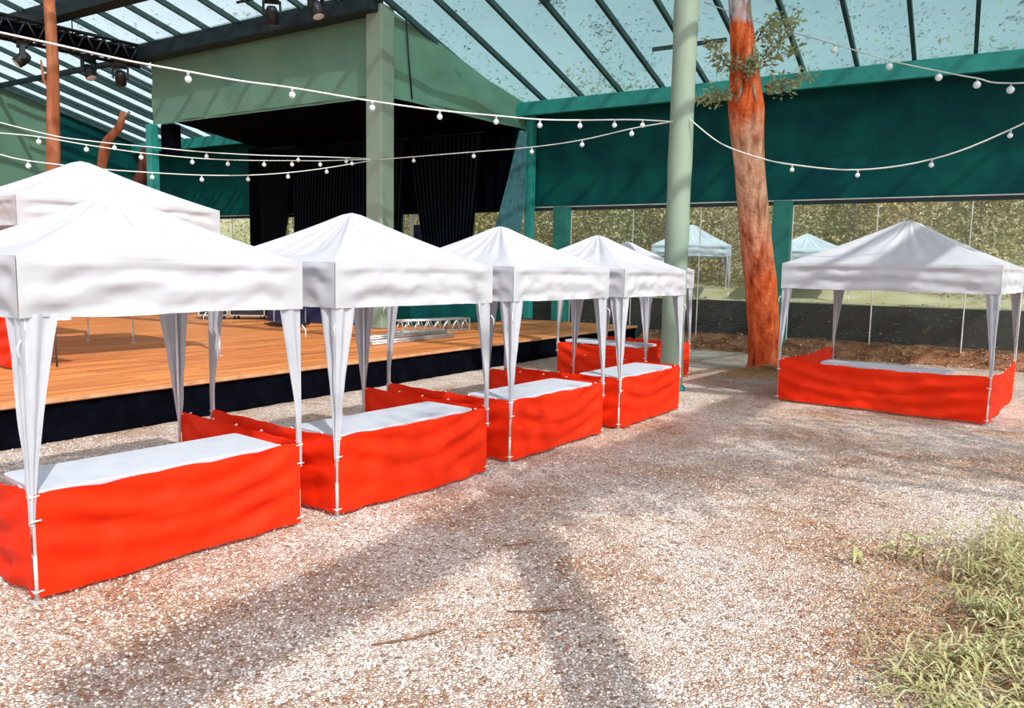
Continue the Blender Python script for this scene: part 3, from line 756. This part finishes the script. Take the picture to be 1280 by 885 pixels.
make_table('white folding table behind the sagging red skirt of the lone tent at the right', 4.43, 12.613, -.671, .62, 2.46, .06, .52, .705)
# tents up on the stage
FA = R(52.6)
fx, fy = -6.8, 10.65
fo = (fx - .795*2.98, fy + .607*2.98)      # local origin so that the front edge faces the yard
make_tent('canopy_tent', 'large white canopy tent on the stage, its peak showing behind the nearest tent', TG, -6.8, 10.65, FA, 2.98, 2.98, 2.45, .77, .41, .80, ('left',), 9.2, z0=DZ, sl=.12)
make_tent('canopy_tent', 'white canopy tent on the stage cut by the left edge of the picture', TG, -10.2, 12.75, FA, 2.98, 2.98, 2.45, .77, .41, .80, (), 12.1, z0=DZ, sl=.12)
make_table('white folding table up on the stage behind the nearest tent', -6.8, 10.65, FA, .10, .75, .25, 2.1, .74, DZ)

# ------------------------------------------------------------------ tree in the yard
tr = thing('tree', 'tall red barked tree trunk with leafy sprigs standing left of the lone tent', 'tree', (5.42, 16.3, 0))
o = Vector((5.42, 16.3, 0))
pts = [(5.45, 16.32, -.05), (5.40, 16.3, .35), (5.33, 16.26, 1.0), (5.18, 16.18, 2.0), (4.98, 16.06, 3.0), (4.87, 16.0, 3.6), (4.74, 15.9, 4.3), (4.62, 15.8, 5.0), (4.56, 15.75, 5.4), (4.50, 15.7, 5.9), (4.42, 15.63, 6.4), (4.34, 15.56, 6.9), (4.26, 15.5, 7.35), (4.10, 15.4, 8.6), (3.95, 15.3, 10.2)]
rad = [.42, .33, .315, .31, .30, .30, .305, .325, .335, .29, .235, .215, .205, .19, .12]
def refine(pts, rad, k):
    P = [Vector(p) for p in pts]; op = []; orr = []
    for i in range(len(P)-1):
        for j in range(k):
            u = j/k; op.append(P[i].lerp(P[i+1], u)); orr.append(rad[i]*(1-u) + rad[i+1]*u)
    return op + [P[-1]], orr + [rad[-1]]
rp, rr = refine(pts, rad, 8)
m = MB(); m.tube([p - o for p in rp], rr, 40, jit=.12, seed=1)
m.build('trunk', M['trunkred'], tr)
# stub branches, bark flaps, sprigs
def sprig(parent, base, dirs, nleaf, o, mat='sprig', Ls=(.07, .15)):
    b = MB(); st_ = MB()
    for dv, Ln in dirs:
        p = Vector(base); dv = Vector(dv).normalized(); path = [p.copy()]
        for k in range(5):
            p = p + dv*(Ln/5); dv = (dv + Vector((random.gauss(0, .25), random.gauss(0, .25), random.gauss(.02, .2)))).normalized(); path.append(p.copy())
        st_.tube([q - o for q in path], [.016, .012, .010, .008, .006, .004], 5)
        for k in range(nleaf):
            q = path[1 + random.randrange(5)] + Vector((random.gauss(0, .08), random.gauss(0, .08), random.gauss(0, .08)))
            L_ = random.uniform(*Ls)
            b.leaf(q - o, (random.gauss(dv.x, .8), random.gauss(dv.y, .8), random.gauss(-.25, .6)), L_, L_*.38)
    s = st_.build('sprig', M['twig'], parent); b.build('leaves', M[mat], s)
for base, dirs in (((4.75, 15.6, 6.2), [((.7, -.2, .6), .9), ((.5, -.3, 1), .9), ((.9, -.2, .2), .8)]),
                   ((4.65, 15.55, 6.6), [((.5, -.1, 1), .8), ((.9, .1, .6), .9)]),
                   ((4.25, 15.45, 6.0), [((-.9, -.3, .3), .7), ((-.6, -.4, .7), .8)]),
                   ((4.28, 15.5, 5.6), [((-1, -.3, -.05), .85), ((-.9, -.2, -.35), .7)]),
                   ((4.85, 15.6, 5.75), [((.9, -.2, .25), .9), ((.7, -.4, -.2), .5)]),
                   ((4.42, 15.42, 6.0), [((.1, -1, .2), .35), ((-.3, -1, .4), .4)])):
    sprig(tr, base, dirs, 70, o, 'sprig', (.08, .19))
m = MB()
for (x, y, z, L_, a) in ((4.42, 15.40, 6.3, .5, .3), (4.56, 15.42, 6.5, .6, .2), (4.40, 15.33, 7.4, .6, .3), (4.36, 15.44, 5.75, .35, -.4), (4.60, 15.46, 5.8, .4, .3)):
    m.tube([Vector((x, y, z)) - o, Vector((x + .05*a, y - .06, z - L_*.5)) - o, Vector((x + .25*a, y - .01, z - L_)) - o], [.015, .03, .008], 6)
m.build('peeled_bark', M['palebark'], tr)
m = MB()
for k in range(5):
    a = k*1.26 + .3; m.tube([(.22*math.cos(a), .22*math.sin(a), .22), (.33*math.cos(a), .33*math.sin(a), .08), (.42*math.cos(a), .42*math.sin(a), -.03)], [.10, .08, .03], 8, jit=.15)
m.build('root', M['trunkred'], tr)
# straw mound at its foot
m = MB()
for k in range(1500):
    a = random.random()*6.28; r = abs(random.gauss(0, .55)); x = 5.35 + r*math.cos(a)*1.3; y = 15.85 + r*math.sin(a)*.7
    z = .16*math.exp(-(r/.5)**2) + .02; b_ = random.random()*6.28; L_ = random.uniform(.08, .22)
    m.leaf((x, y, z*random.uniform(.5, 1.1)), (math.cos(b_), math.sin(b_), random.uniform(-.1, .35)), L_, .014, (0, .1, 1))
def mound(u, v):
    a = u*2*PI; r = v; z = .15*math.exp(-(r*1.7)**2) - .01
    return (5.35 + math.cos(a)*r*1.15, 15.9 + math.sin(a)*r*.75, z + .03*fbm(math.cos(a)*r*4, math.sin(a)*r*4))
m.grid(mound, 40, 12, 1)
tag(m.build('straw_mulch', [M['straw'], pbr('straw soil', (.36, .21, .09), (.55, .38, .2), 14, .95, bump=.8, bscale=40)]), 'small mound of dry straw at the foot of the red tree', 'mulch', None, 'stuff')

# far left trunks inside the pavilion
def trunk(label, pts, rad, mat, jit=.08):
    t = thing('tree', label, 'tree', pts[0], 0, 'bare trunks at the far left'); o = Vector(pts[0])
    rp, rr = refine(pts, rad, 5); m = MB(); m.tube([p - o for p in rp], rr, 16, jit=jit, seed=len(label)); m.build('trunk', M[mat], t)
    return t, o
t, o = trunk('straight thin orange trunk rising behind the tents at the far left', [(-11.95, 20, DZ), (-11.85, 20, 3.5), (-11.78, 20, 5.2), (-11.70, 20, 7.0), (-11.72, 20, 8.5), (-11.6, 20, 10.2)], [.19, .165, .155, .14, .13, .11], 'drybark')
m = MB(); m.tube([Vector((-11.74, 20, 6.3)) - o, Vector((-11.95, 20, 6.6)) - o, Vector((-12.0, 20, 7.1)) - o], [.05, .04, .02], 8); m.build('branch', M['drybark'], t)
t, o = trunk('crooked orange trunk with a forked top behind the stage tents', [(-14.2, 26, DZ), (-14.0, 26, 3.2), (-13.75, 26, 5.2), (-13.6, 26, 5.9), (-13.45, 26, 6.15), (-13.1, 26, 6.5), (-12.95, 26, 7.0)], [.2, .17, .15, .17, .13, .125, .09], 'drybark', .12)
m = MB(); m.tube([Vector((-13.0, 26, 6.8)) - o, Vector((-12.75, 26, 7.0)) - o], [.07, .04], 8); m.build('branch', M['palebark'], t)
trunk('short dark curved trunk beside the teal post at the left', [(-13.3, 27.2, DZ), (-13.25, 27.2, 3.0), (-13.2, 27.2, 4.7), (-12.95, 27.2, 5.2), (-12.85, 27.2, 6.0)], [.25, .24, .22, .2, .14], 'darkbark', .12)

# trees beside the camera, out of the picture, that shade the yard
def shade_tree(label, pts, rad, crown, nl, spread, seed):
    random.seed(seed)
    t = thing('tree', label, 'tree', pts[0]); o = Vector(pts[0])
    rp, rr = refine(pts, rad, 4); m = MB(); m.tube([p - o for p in rp], rr, 14, jit=.1, seed=seed); m.build('trunk', M['drybark'], t)
    m = MB()
    for cx_, cy_, cz_, r in crown:
        for k in range(nl):
            v = Vector((random.gauss(0, 1), random.gauss(0, 1), random.gauss(0, .6)))*r*.5
            L_ = random.uniform(.18, .34)
            m.leaf(Vector((cx_, cy_, cz_)) + v - o, (random.gauss(0, 1), random.gauss(0, 1), random.gauss(-.3, .5)), L_, L_*.4)
    m.build('crown', M['leafolive'], t)
    m = MB()
    for cx_, cy_, cz_, r in crown:
        m.tube([Vector(pts[-2]) - o, (Vector(pts[-2]).lerp(Vector((cx_, cy_, cz_)), .5) + Vector((0, 0, .3))) - o, Vector((cx_, cy_, cz_)) - o], [rad[-2]*.6, rad[-2]*.4, .03], 8)
    m.build('branch', M['drybark'], t)
shade_tree('leaning orange tree behind the camera', [(.90, -1.15, -.02), (1.95, -1.15, 2.6), (3.3, -1.1, 5.6), (4.25, -1.1, 8.2), (4.75, -1.1, 9.6)], [.28, .24, .22, .20, .13], [(5.2, -1.3, 10.4, 1.4), (6.0, -.8, 10.0, 1.2)], 500, 1, 21)
shade_tree('spreading olive tree to the right of the yard', [(10.6, 1.0, -.02), (10.4, .9, 3), (10.0, .8, 6), (9.6, .7, 8)], [.3, .26, .22, .14], [(9.2, .6, 9.6, 1.5), (8.0, 1.8, 9.4, 1.3), (10.6, 1.2, 9.2, 1.5), (10.9, 2.8, 9.8, 1.3), (7.2, -.2, 9.8, 1.0)], 420, 1, 22)
random.seed(99)

# ------------------------------------------------------------------ festoon strings
def festoon(label, pts, bulbs, rb=.042, rc=.011):
    pts = [Vector(p) for p in pts]
    t = thing('string_light', label, 'string lights', pts[0], 0, 'festoon strings of bulbs'); o = pts[0]
    # smooth path
    path = []
    for i in range(len(pts)-1):
        p0 = pts[max(i-1, 0)]; p1 = pts[i]; p2 = pts[i+1]; p3 = pts[min(i+2, len(pts)-1)]
        for k in range(5):
            u = k/5
            path.append(.5*((2*p1) + (p2-p0)*u + (2*p0 - 5*p1 + 4*p2 - p3)*u*u + (3*p1 - p0 - 3*p2 + p3)*u**3))
    path.append(pts[-1])
    m = MB(); m.tube([p - o for p in path], rc, 6); m.build('cable', M['cable'], t)
    for i in bulbs:
        p = (pts[int(i)].lerp(pts[min(int(i)+1, len(pts)-1)], i - int(i))) - o
        m = MB(); m.lathe([(0, 0), (.016, -.002), (.018, -.05), (.0, -.052)], 10, p); so = m.build('socket', M['socket'], t)
        m = MB(); prof = [(.014, -.045)] + [(rb*math.sin(a), -.045 - rb*.9 - rb*math.cos(a)*1.05) for a in [PI*(.85 - .85*q/8) if False else PI*(1-(.12 + .88*q/8)) * 1.0 for q in range(9)]][::1]
        prof = [(.014, -.045)] + [(rb*math.sin(th), -.045 - rb*1.0 + rb*math.cos(th)) for th in [R(20 + 160*q/8) for q in range(9)]]
        m.lathe(prof, 12, p); m.build('bulb', M['bulb'], so)
S1 = [(-5.2, 8.0, 4.36), (-4.74, 8.31, 4.32), (-4.24, 8.64, 4.27), (-3.73, 8.99, 4.25), (-3.25, 9.3, 4.23), (-2.74, 9.65, 4.24), (-1.87, 10.23, 4.22), (-1.05, 10.79, 4.23), (-.29, 11.29, 4.27), (.35, 11.72, 4.31), (.98, 12.14, 4.39), (1.56, 12.53, 4.48), (2.06, 12.87, 4.55), (2.67, 13.45, 4.64)]
festoon('festoon string from the upper left corner to the green pillar, the nearest string', S1, [3, 5, 6, 7, 8, 9, 10, 11, 12], .040)
S2 = [(2.68, 13.62, 4.67), (2.07, 14.11, 4.63), (1.25, 14.86, 4.54), (.32, 15.71, 4.52), (-.9, 16.83, 4.57), (-2.36, 18.16, 4.63), (-3.45, 19.33, 4.7)]
festoon('festoon string sagging between the green pillar and the stage column', S2, [1, 2, 3, 4, 5], .045)
La = [(-10.6, 13.7, 4.85), (-9.08, 15.0, 4.51), (-8.44, 15.49, 4.45), (-7.5, 16.19, 4.45), (-6.64, 16.84, 4.46), (-5.64, 17.59, 4.52), (-4.59, 18.38, 4.62), (-3.55, 19.3, 4.72)]
festoon('uppermost of the three festoon strings running left from the stage column', La, [2.4, 4, 5.6, 6.5], .045)
Lb = [(-9.19, 14.0, 4.33), (-8.75, 14.4, 4.34), (-8.17, 14.93, 4.29), (-7.45, 15.59, 4.25), (-6.71, 16.26, 4.26), (-6.16, 16.77, 4.3), (-5.56, 17.32, 4.37), (-5.07, 17.77, 4.44), (-4.55, 18.24, 4.51), (-3.93, 18.81, 4.62), (-3.55, 19.3, 4.7)]
festoon('middle of the three festoon strings running left from the stage column', Lb, [1, 2, 3, 4, 5, 6, 7, 8, 9], .045)
Lc = [(-8.88, 13.5, 3.89), (-8.59, 13.8, 3.83), (-7.83, 14.61, 3.81), (-7.13, 15.35, 3.84), (-6.45, 16.08, 3.89), (-5.75, 16.82, 3.99), (-5.09, 17.51, 4.14), (-4.4, 18.24, 4.35), (-3.55, 19.3, 4.68)]
festoon('lowest of the three festoon strings running left from the stage column', Lc, [1, 3, 4, 5, 6, 7], .045)
S4 = [(2.95, 13.39, 4.67), (3.39, 13.07, 4.24), (3.89, 12.7, 3.97), (4.36, 12.36, 3.81), (5.14, 11.77, 3.67), (5.93, 11.19, 3.76), (6.67, 10.64, 4.09), (8.3, 9.4, 5.1)]
festoon('festoon string hanging low from the green pillar to the right, above the lone tent', S4, [3, 4, 5, 6], .035)
S5 = [(4.05, 17.5, 7.95), (5.12, 16.4, 7.16), (6.11, 15.39, 6.52), (6.84, 14.63, 6.03), (7.44, 14.02, 5.7), (7.87, 13.58, 5.48), (8.22, 13.21, 5.32), (9.6, 11.8, 5.1)]
festoon('festoon string in front of the roof film at the upper right, large bulbs', S5, [2, 3, 4, 5, 6], .062, .012)

# ------------------------------------------------------------------ lighting truss and moving heads
tA = wp(sc - LF - .1, dc + .1, 0); tB = Vector((-19.5, 14.6, 0))
tt = thing('lighting_truss', 'black box truss hung under the roof at the upper left', 'truss', (tA.x, tA.y, 8.0)); o = tt.location
ev = (Vector((tB.x, tB.y, 0)) - Vector((tA.x, tA.y, 0))).normalized(); sv = Vector((-ev.y, ev.x, 0)); Lt = 12.5
def tp(a, b_, c_): return Vector((tA.x, tA.y, 8.05)) + ev*a + sv*b_ + Vector((0, 0, c_)) - o
for b_, c_ in ((-.25, 0), (.25, 0), (-.25, .5), (.25, .5)):
    m = MB(); m.tube([tp(0, b_, c_), tp(Lt, b_, c_)], .05, 8); m.build('chord', M['blackmetal'], tt)
m = MB()
for i in range(25):
    a0 = Lt*i/25; a1 = Lt*(i+1)/25; am = (a0+a1)/2
    for (b0, c0_), (b1, c1_) in (((-.25, 0), (-.25, .5)), ((.25, 0), (.25, .5)), ((-.25, .5), (.25, .5)), ((-.25, 0), (.25, 0))):
        m.tube([tp(a0, b0, c0_), tp(am, b1, c1_)], .028, 6); m.tube([tp(am, b1, c1_), tp(a1, b0, c0_)], .028, 6)
m.build('lacing', M['blackmetal'], tt)
m = MB(); m.box(tp(Lt/2, 0, .25), (Lt, .30, .28), math.atan2(ev.y, ev.x)); m.build('cable_tray', M['black'], tt)
for a in (2.0, 7.0):
    pz = tp(a, 0, .5) + o; s_, d_ = sd(pz.x, pz.y)
    m = MB(); m.tube([tp(a, 0, .45), tp(a, 0, roofz(d_) - .05 - 8.05)], .02, 6); m.build('hanger', M['blackmetal'], tt)
def moving_head(p, tilt, rz, label):
    t = thing('stage_light', label, 'stage light', p, rz, 'moving head stage lights')
    b = MB(); b.box((0, 0, -.08), (.34, .26, .16)); b.build('base', M['blackmetal'], t, bevel=.02)
    b = MB()
    for sx in (-1, 1): b.beam((sx*.20, 0, -.14), (sx*.20, 0, -.50), .05, .12)
    b.box((0, 0, -.17), (.44, .12, .05)); b.build('yoke', M['blackmetal'], t, bevel=.01)
    Mx = Matrix.Translation((0, 0, -.46)) @ Matrix.Rotation(tilt, 4, 'X')
    b = MB(); b.lathe([(.0, .20), (.10, .19), (.15, .10), (.16, -.02), (.15, -.20), (.135, -.22)], 18, (0, 0, 0), 0, Mx); h = b.build('head', M['blackmetal'], t)
    b = MB(); b.lathe([(.135, -.215), (.10, -.235), (0, -.245)], 18, (0, 0, 0), 0, Mx); b.build('lens', M['lens'], h)
m = MB(); m.tube([wp(-4.6, 7.4, 8.76), wp(-1.2, 7.4, 8.76)], .035, 8)
tag(m.build('trim_58', M['blackmetal']), 'black pipe under the rafters', None, None, 'structure')
moving_head(wp(-3.34, 7.4, 8.74), .5, .2, 'black moving head light at the picture top, left of the pair over the fascia')
moving_head(wp(-1.84, 7.4, 8.66), -.4, 1.0, 'black moving head light at the picture top, right of the pair over the fascia')
for i, (a, tl, rz, lab) in enumerate(((.7, .6, .4, 'nearest the fascia end'), (1.6, -.5, 1.2, 'second from the fascia end'), (3.3, .8, 2.2, 'third from the fascia end'), (5.0, -.7, .2, 'fourth from the fascia end'), (5.8, .4, 1.6, 'fifth from the fascia end'))):
    q = tp(a, 0, -.03) + o
    moving_head(q, tl, rz, 'black moving head light under the truss, ' + lab)

# ------------------------------------------------------------------ outside: bank, meadow, trees
b = MB()
def bank(u, v):
    s = -24 + 50*u
    k = fbm(s*.6, v*2.2, 5)
    d_ = -.15 - 1.9*v; z = 1.28*min(1, v*1.08)**.8 + .10*k*math.sin(PI*min(1, v)) - .02
    return wp(s, d_, z)
b.grid(bank, 220, 16)
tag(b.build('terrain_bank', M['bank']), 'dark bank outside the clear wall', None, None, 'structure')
b = MB(); b.grid(lambda u, v: wp(-45 + 95*u, -1.95 - 45*v, 1.22 + 16*v**1.6 + .15*fbm(u*30, v*20)), 60, 40)
tag(b.build('terrain_meadow', M['meadow']), 'pale dry ground beyond the bank', None, None, 'structure')
b = MB()
def lb(u, v):
    s = 3.9 + 16*u; d_ = -.12 + 1.15*(1-v) + .25*fbm(s*.8, 1); z = .42*v**1.3 + .06*fbm(s*2, v*3) - .03
    return wp(s, d_, z)
b.grid(lb, 120, 10)
tag(b.build('floor_verge', M['soil']), 'brown soil verge along the clear wall', None, None, 'structure')
m = MB()
for k in range(2600):
    s = random.uniform(3.9, 17); v = random.random()
    d_ = -.9 + 2.3*random.random()**1.2; z = .42*max(0, min(1, (1.03 - d_)/1.15))**1.3 + .05
    if d_ < -.1: d_ = random.uniform(.1, 1.0); z = .42*max(0, (1.03-d_)/1.15)**1.3 + .05
    a = random.random()*6.28; L_ = random.uniform(.06, .2)
    m.leaf(wp(s, d_, z), (math.cos(a), math.sin(a), random.uniform(-.2, .5)), L_, L_*random.uniform(.1, .4), (0, .2, 1), 0 if random.random() < .7 else 1)
tag(m.build('verge_litter', [M['litter'], M['straw']]), 'dry leaves and straw along the foot of the clear wall', 'leaf litter', None, 'stuff')
m = MB()
for k in range(2600):
    s = random.uniform(-4, 17); v = random.random()**1.5; d_ = -.2 - 1.8*v; z = 1.28*min(1, v*1.08)**.8 + .03
    a = random.random()*6.28; L_ = random.uniform(.06, .2)
    m.leaf(wp(s, d_, z), (math.cos(a), math.sin(a), random.uniform(0, .5)), L_, L_*random.uniform(.1, .35), (0, .2, 1), 0 if random.random() < .75 else 1)
tag(m.build('bank_litter', [pbr('brown bank leaf', (.10, .045, .03), (.22, .12, .07), 3, .9), M['straw']]), 'brown leaves strewn on the dark bank outside', 'leaf litter', None, 'stuff')

ordn = ['first', 'second', 'third', 'fourth', 'fifth', 'sixth', 'seventh', 'eighth', 'ninth', 'tenth', 'eleventh', 'twelfth', 'thirteenth', 'fourteenth', 'fifteenth', 'sixteenth', 'seventeenth', 'eighteenth', 'nineteenth', 'twentieth']
def out_tree(s, d_, h, r, mat, label, n, bark='palebark', low=.8, ls=(.09, .21)):
    p = wp(s, d_, 1.2); t = thing('tree', label, 'tree', p, 0, 'trees outside the clear wall')
    m = MB(); m.tube([(0, 0, -.2), (random.uniform(-.1, .1), 0, h*.4), (random.uniform(-.2, .2), 0, h*.95)], [.10, .075, .03], 8, jit=.1); m.build('trunk', M[bark], t)
    m = MB()
    blobs = [(random.gauss(0, r*.55), random.gauss(0, r*.4), random.uniform(low*.3, h)) for _ in range(12)]
    for k in range(n):
        bx, by, bz = random.choice(blobs)
        q = Vector((bx + random.gauss(0, r*.35), by + random.gauss(0, r*.35), max(.05, bz + random.gauss(0, h*.14))))
        L_ = random.uniform(*ls)
        m.leaf(q, (random.gauss(0, 1), random.gauss(0, 1), random.gauss(-.2, .7)), L_, L_*random.uniform(.3, .55))
    m.build('crown', M[mat], t)
i = 0
for k in range(19):
    s = -17.5 + k*2.0 + random.uniform(-.3, .3)
    mat = ('leafpale', 'leafolive', 'leafdry', 'leafpale')[k % 4]
    out_tree(s, -7.0 + random.uniform(-.7, .5), random.uniform(4.8, 6.4), 1.6, mat, '%s leafy tree in the near line outside the clear wall, %s from the left' % ({'leafpale': 'pale', 'leafolive': 'green', 'leafdry': 'yellowish'}[mat], ordn[k]), 6800)
for k in range(14):
    s = -20 + k*3.2 + random.uniform(-.6, .6)
    mat = ('leafolive', 'leafpale', 'leafdry')[k % 3]
    out_tree(s, -13 + random.uniform(-1, 1), random.uniform(6.5, 8.5), 2.3, mat, 'tall %s tree in the far line outside the clear wall, %s from the left' % ({'leafpale': 'pale', 'leafolive': 'green', 'leafdry': 'yellowish'}[mat], ordn[k]), 5200, ls=(.16, .36))
# pale tents standing outside the clear wall
OT = 'pale canopy tents outside the clear wall'
q = wp(4.3, -2.9, 1.2); make_tent('canopy_tent', 'pale blue canopy tent outside the clear wall, between pillar and red tree', OT, q.x - 1.2, q.y, WANG + .3, 2.4, 2.4, 1.75, .75, .35, .6, (), 3.3, z0=1.2, cloth='outcanvas', sl=.15)
q = wp(7.7, -3.6, 1.2); make_tent('canopy_tent', 'pale blue canopy tent outside the clear wall, behind the lone tent', OT, q.x - 1.2, q.y, WANG + .2, 2.4, 2.4, 1.6, .6, .35, .6, (), 5.3, z0=1.2, cloth='outcanvas', sl=.15)

# ------------------------------------------------------------------ bamboo grass, bottom right
def clump(x, y, n, h, spread, label, mat='blade', lean=(0, 0)):
    t = thing('bamboo_grass', label, 'plant', (x, y, 0), 0, 'bamboo grass at the bottom right')
    sm = MB(); lm = MB()
    for k in range(n):
        a = random.random()*6.28; r = spread*math.sqrt(random.random())
        p = Vector((r*math.cos(a), r*math.sin(a), 0)); dv = Vector((random.gauss(lean[0], .45), random.gauss(lean[1], .45), 1)).normalized()
        H_ = h*random.uniform(.5, 1.15); path = [p.copy()]
        for j in range(4):
            p = p + dv*(H_/4); dv = (dv + Vector((random.gauss(0, .2), random.gauss(0, .2), -.22))).normalized(); path.append(p.copy())
        path = [Vector((q.x, q.y, max(q.z, .01))) for q in path]
        sm.tube(path, [.004, .0035, .003, .002, .0015], 5)
        for j in range(9):
            q = path[1 + random.randrange(4)]; an = random.random()*6.28; L_ = random.uniform(.12, .26)
            lm.leaf(q, (math.cos(an), math.sin(an), random.uniform(-.35, .6)), L_, random.uniform(.010, .020), (0, 0, 1), 0, .22)
    sm.build('stem', M['straw'], t); lm.build('leaves', M[mat], t)
CL = [(3.55, 5.35, 30, .42, .28), (3.95, 5.55, 26, .45, .25), (3.30, 4.95, 28, .38, .24), (3.75, 4.95, 30, .42, .26), (2.98, 4.45, 22, .26, .20), (3.35, 4.45, 30, .36, .24), (2.45, 3.82, 22, .22, .22), (2.85, 3.95, 24, .24, .22), (2.1, 3.62, 16, .16, .18), (2.75, 3.50, 20, .2, .2), (3.1, 3.8, 24, .28, .22), (2.3, 3.35, 16, .16, .2), (3.7, 4.5, 24, .38, .22)]
pl = ['upper clump by the shaded gravel', 'clump at the right picture edge, topmost', 'left shoulder clump below the seedlings', 'broad middle clump at the right edge', 'low spiky clump on the left side', 'dense clump in the centre of the bed', 'low sparse clump at the lower left', 'low clump at the bottom centre of the bed', 'lowest left tuft among straw', 'tuft at the bottom edge of the picture', 'yellowish clump lower right', 'flat tuft at the very bottom left', 'tall clump at the right edge, below the middle']
for (x, y, n, h, sp), lab in zip(CL, pl): clump(x, y, n, h, sp, 'olive bamboo grass, ' + lab)
# three seedlings on the gravel
def seedling(x, y, h, label, lean):
    t = thing('seedling', label, 'plant', (x, y, 0), 0, 'seedlings on the gravel'); sm = MB(); lm = MB()
    path = [Vector((0, 0, 0)), Vector((lean*.3, 0, h*.5)), Vector((lean, 0, h))]
    sm.tube(path, [.005, .004, .002], 6); sm.build('stem', M['twig'], t)
    for k in range(11):
        q = path[0].lerp(path[2], random.uniform(.25, 1)); L_ = random.uniform(.10, .17)
        lm.leaf(q, (random.gauss(lean, .6), random.gauss(0, .5), random.uniform(-.6, .2)), L_, .034, None, 0, .2)
    lm.build('leaves', M['blade'], t)
seedling(2.56, 5.42, .16, 'small green seedling on the gravel, left of three', -.04)
seedling(2.85, 5.45, .26, 'upright green seedling on the gravel, middle of three', .03)
seedling(3.02, 5.38, .24, 'green seedling with a bent tip on the gravel, right of three', -.06)
m = MB()
for k in range(5200):
    x = random.gauss(3.0, .62); y = random.gauss(4.25, .65)
    if x < 1.7 + (5.3-y)*-.05 + (y-3.4)*.45: continue
    a = random.random()*6.28; L_ = random.uniform(.05, .22)
    m.leaf((x, y, random.uniform(.012, .07)), (math.cos(a), math.sin(a), random.uniform(-.1, .35)), L_, random.uniform(.004, .012), (0, .1, 1), random.choice((0, 0, 1, 2)))
tag(m.build('dry_grass', [M['straw'], M['litter'], M['blade']]), 'tangle of dry straw and fallen blades under the bamboo grass', 'dry grass', None, 'stuff')

# ------------------------------------------------------------------ light
sun = bpy.data.lights.new('sun', 'SUN'); sun.energy = 4.0; sun.angle = R(.7); sun.color = (1, .965, .91)
so = bpy.data.objects.new('sun', sun); COL.objects.link(so)
ts = Vector((.50, -.866, 1.0)).normalized(); so.rotation_euler = ts.to_track_quat('Z', 'Y').to_euler(); so.location = (6, -10, 14)
w = bpy.data.worlds.new('sky'); S.world = w; w.use_nodes = True; nt = w.node_tree; nt.nodes.clear()
out = nt.nodes.new('ShaderNodeOutputWorld'); bg = nt.nodes.new('ShaderNodeBackground'); sky = nt.nodes.new('ShaderNodeTexSky')
sky.sky_type = 'NISHITA'; sky.sun_disc = False; sky.sun_elevation = R(45); sky.sun_rotation = R(150); sky.dust_density = 2.0
bg.inputs[1].default_value = .27
hs = nt.nodes.new('ShaderNodeHueSaturation'); hs.inputs['Saturation'].default_value = .38
nt.links.new(sky.outputs[0], hs.inputs['Color']); nt.links.new(hs.outputs[0], bg.inputs[0]); nt.links.new(bg.outputs[0], out.inputs[0])

# ------------------------------------------------------------------ camera
cam = bpy.data.cameras.new('camera'); co = bpy.data.objects.new('camera', cam); COL.objects.link(co)
cam.sensor_fit = 'HORIZONTAL'; cam.sensor_width = 36; cam.lens = 36*959.3/1280; cam.clip_end = 500
pitch, roll = R(6.349), R(-1.072)
fwd = Vector((0, math.cos(pitch), -math.sin(pitch))); rt = Vector((1, 0, 0)); up = rt.cross(fwd)
Rv = rt*math.cos(roll) - up*math.sin(roll); Uv = rt*math.sin(roll) + up*math.cos(roll)
Mx = Matrix((Rv, Uv, -fwd)).transposed().to_4x4(); Mx.translation = (0, 0, 2.1)
co.matrix_world = Mx
S.camera = co
S.view_settings.view_transform = 'Standard'; S.view_settings.look = 'None'; S.view_settings.gamma = 1; S.view_settings.exposure = 0.0
S.view_settings.use_curve_mapping = False
S.cycles.max_bounces = 10; S.cycles.transparent_max_bounces = 16
S.cycles.use_denoising = True
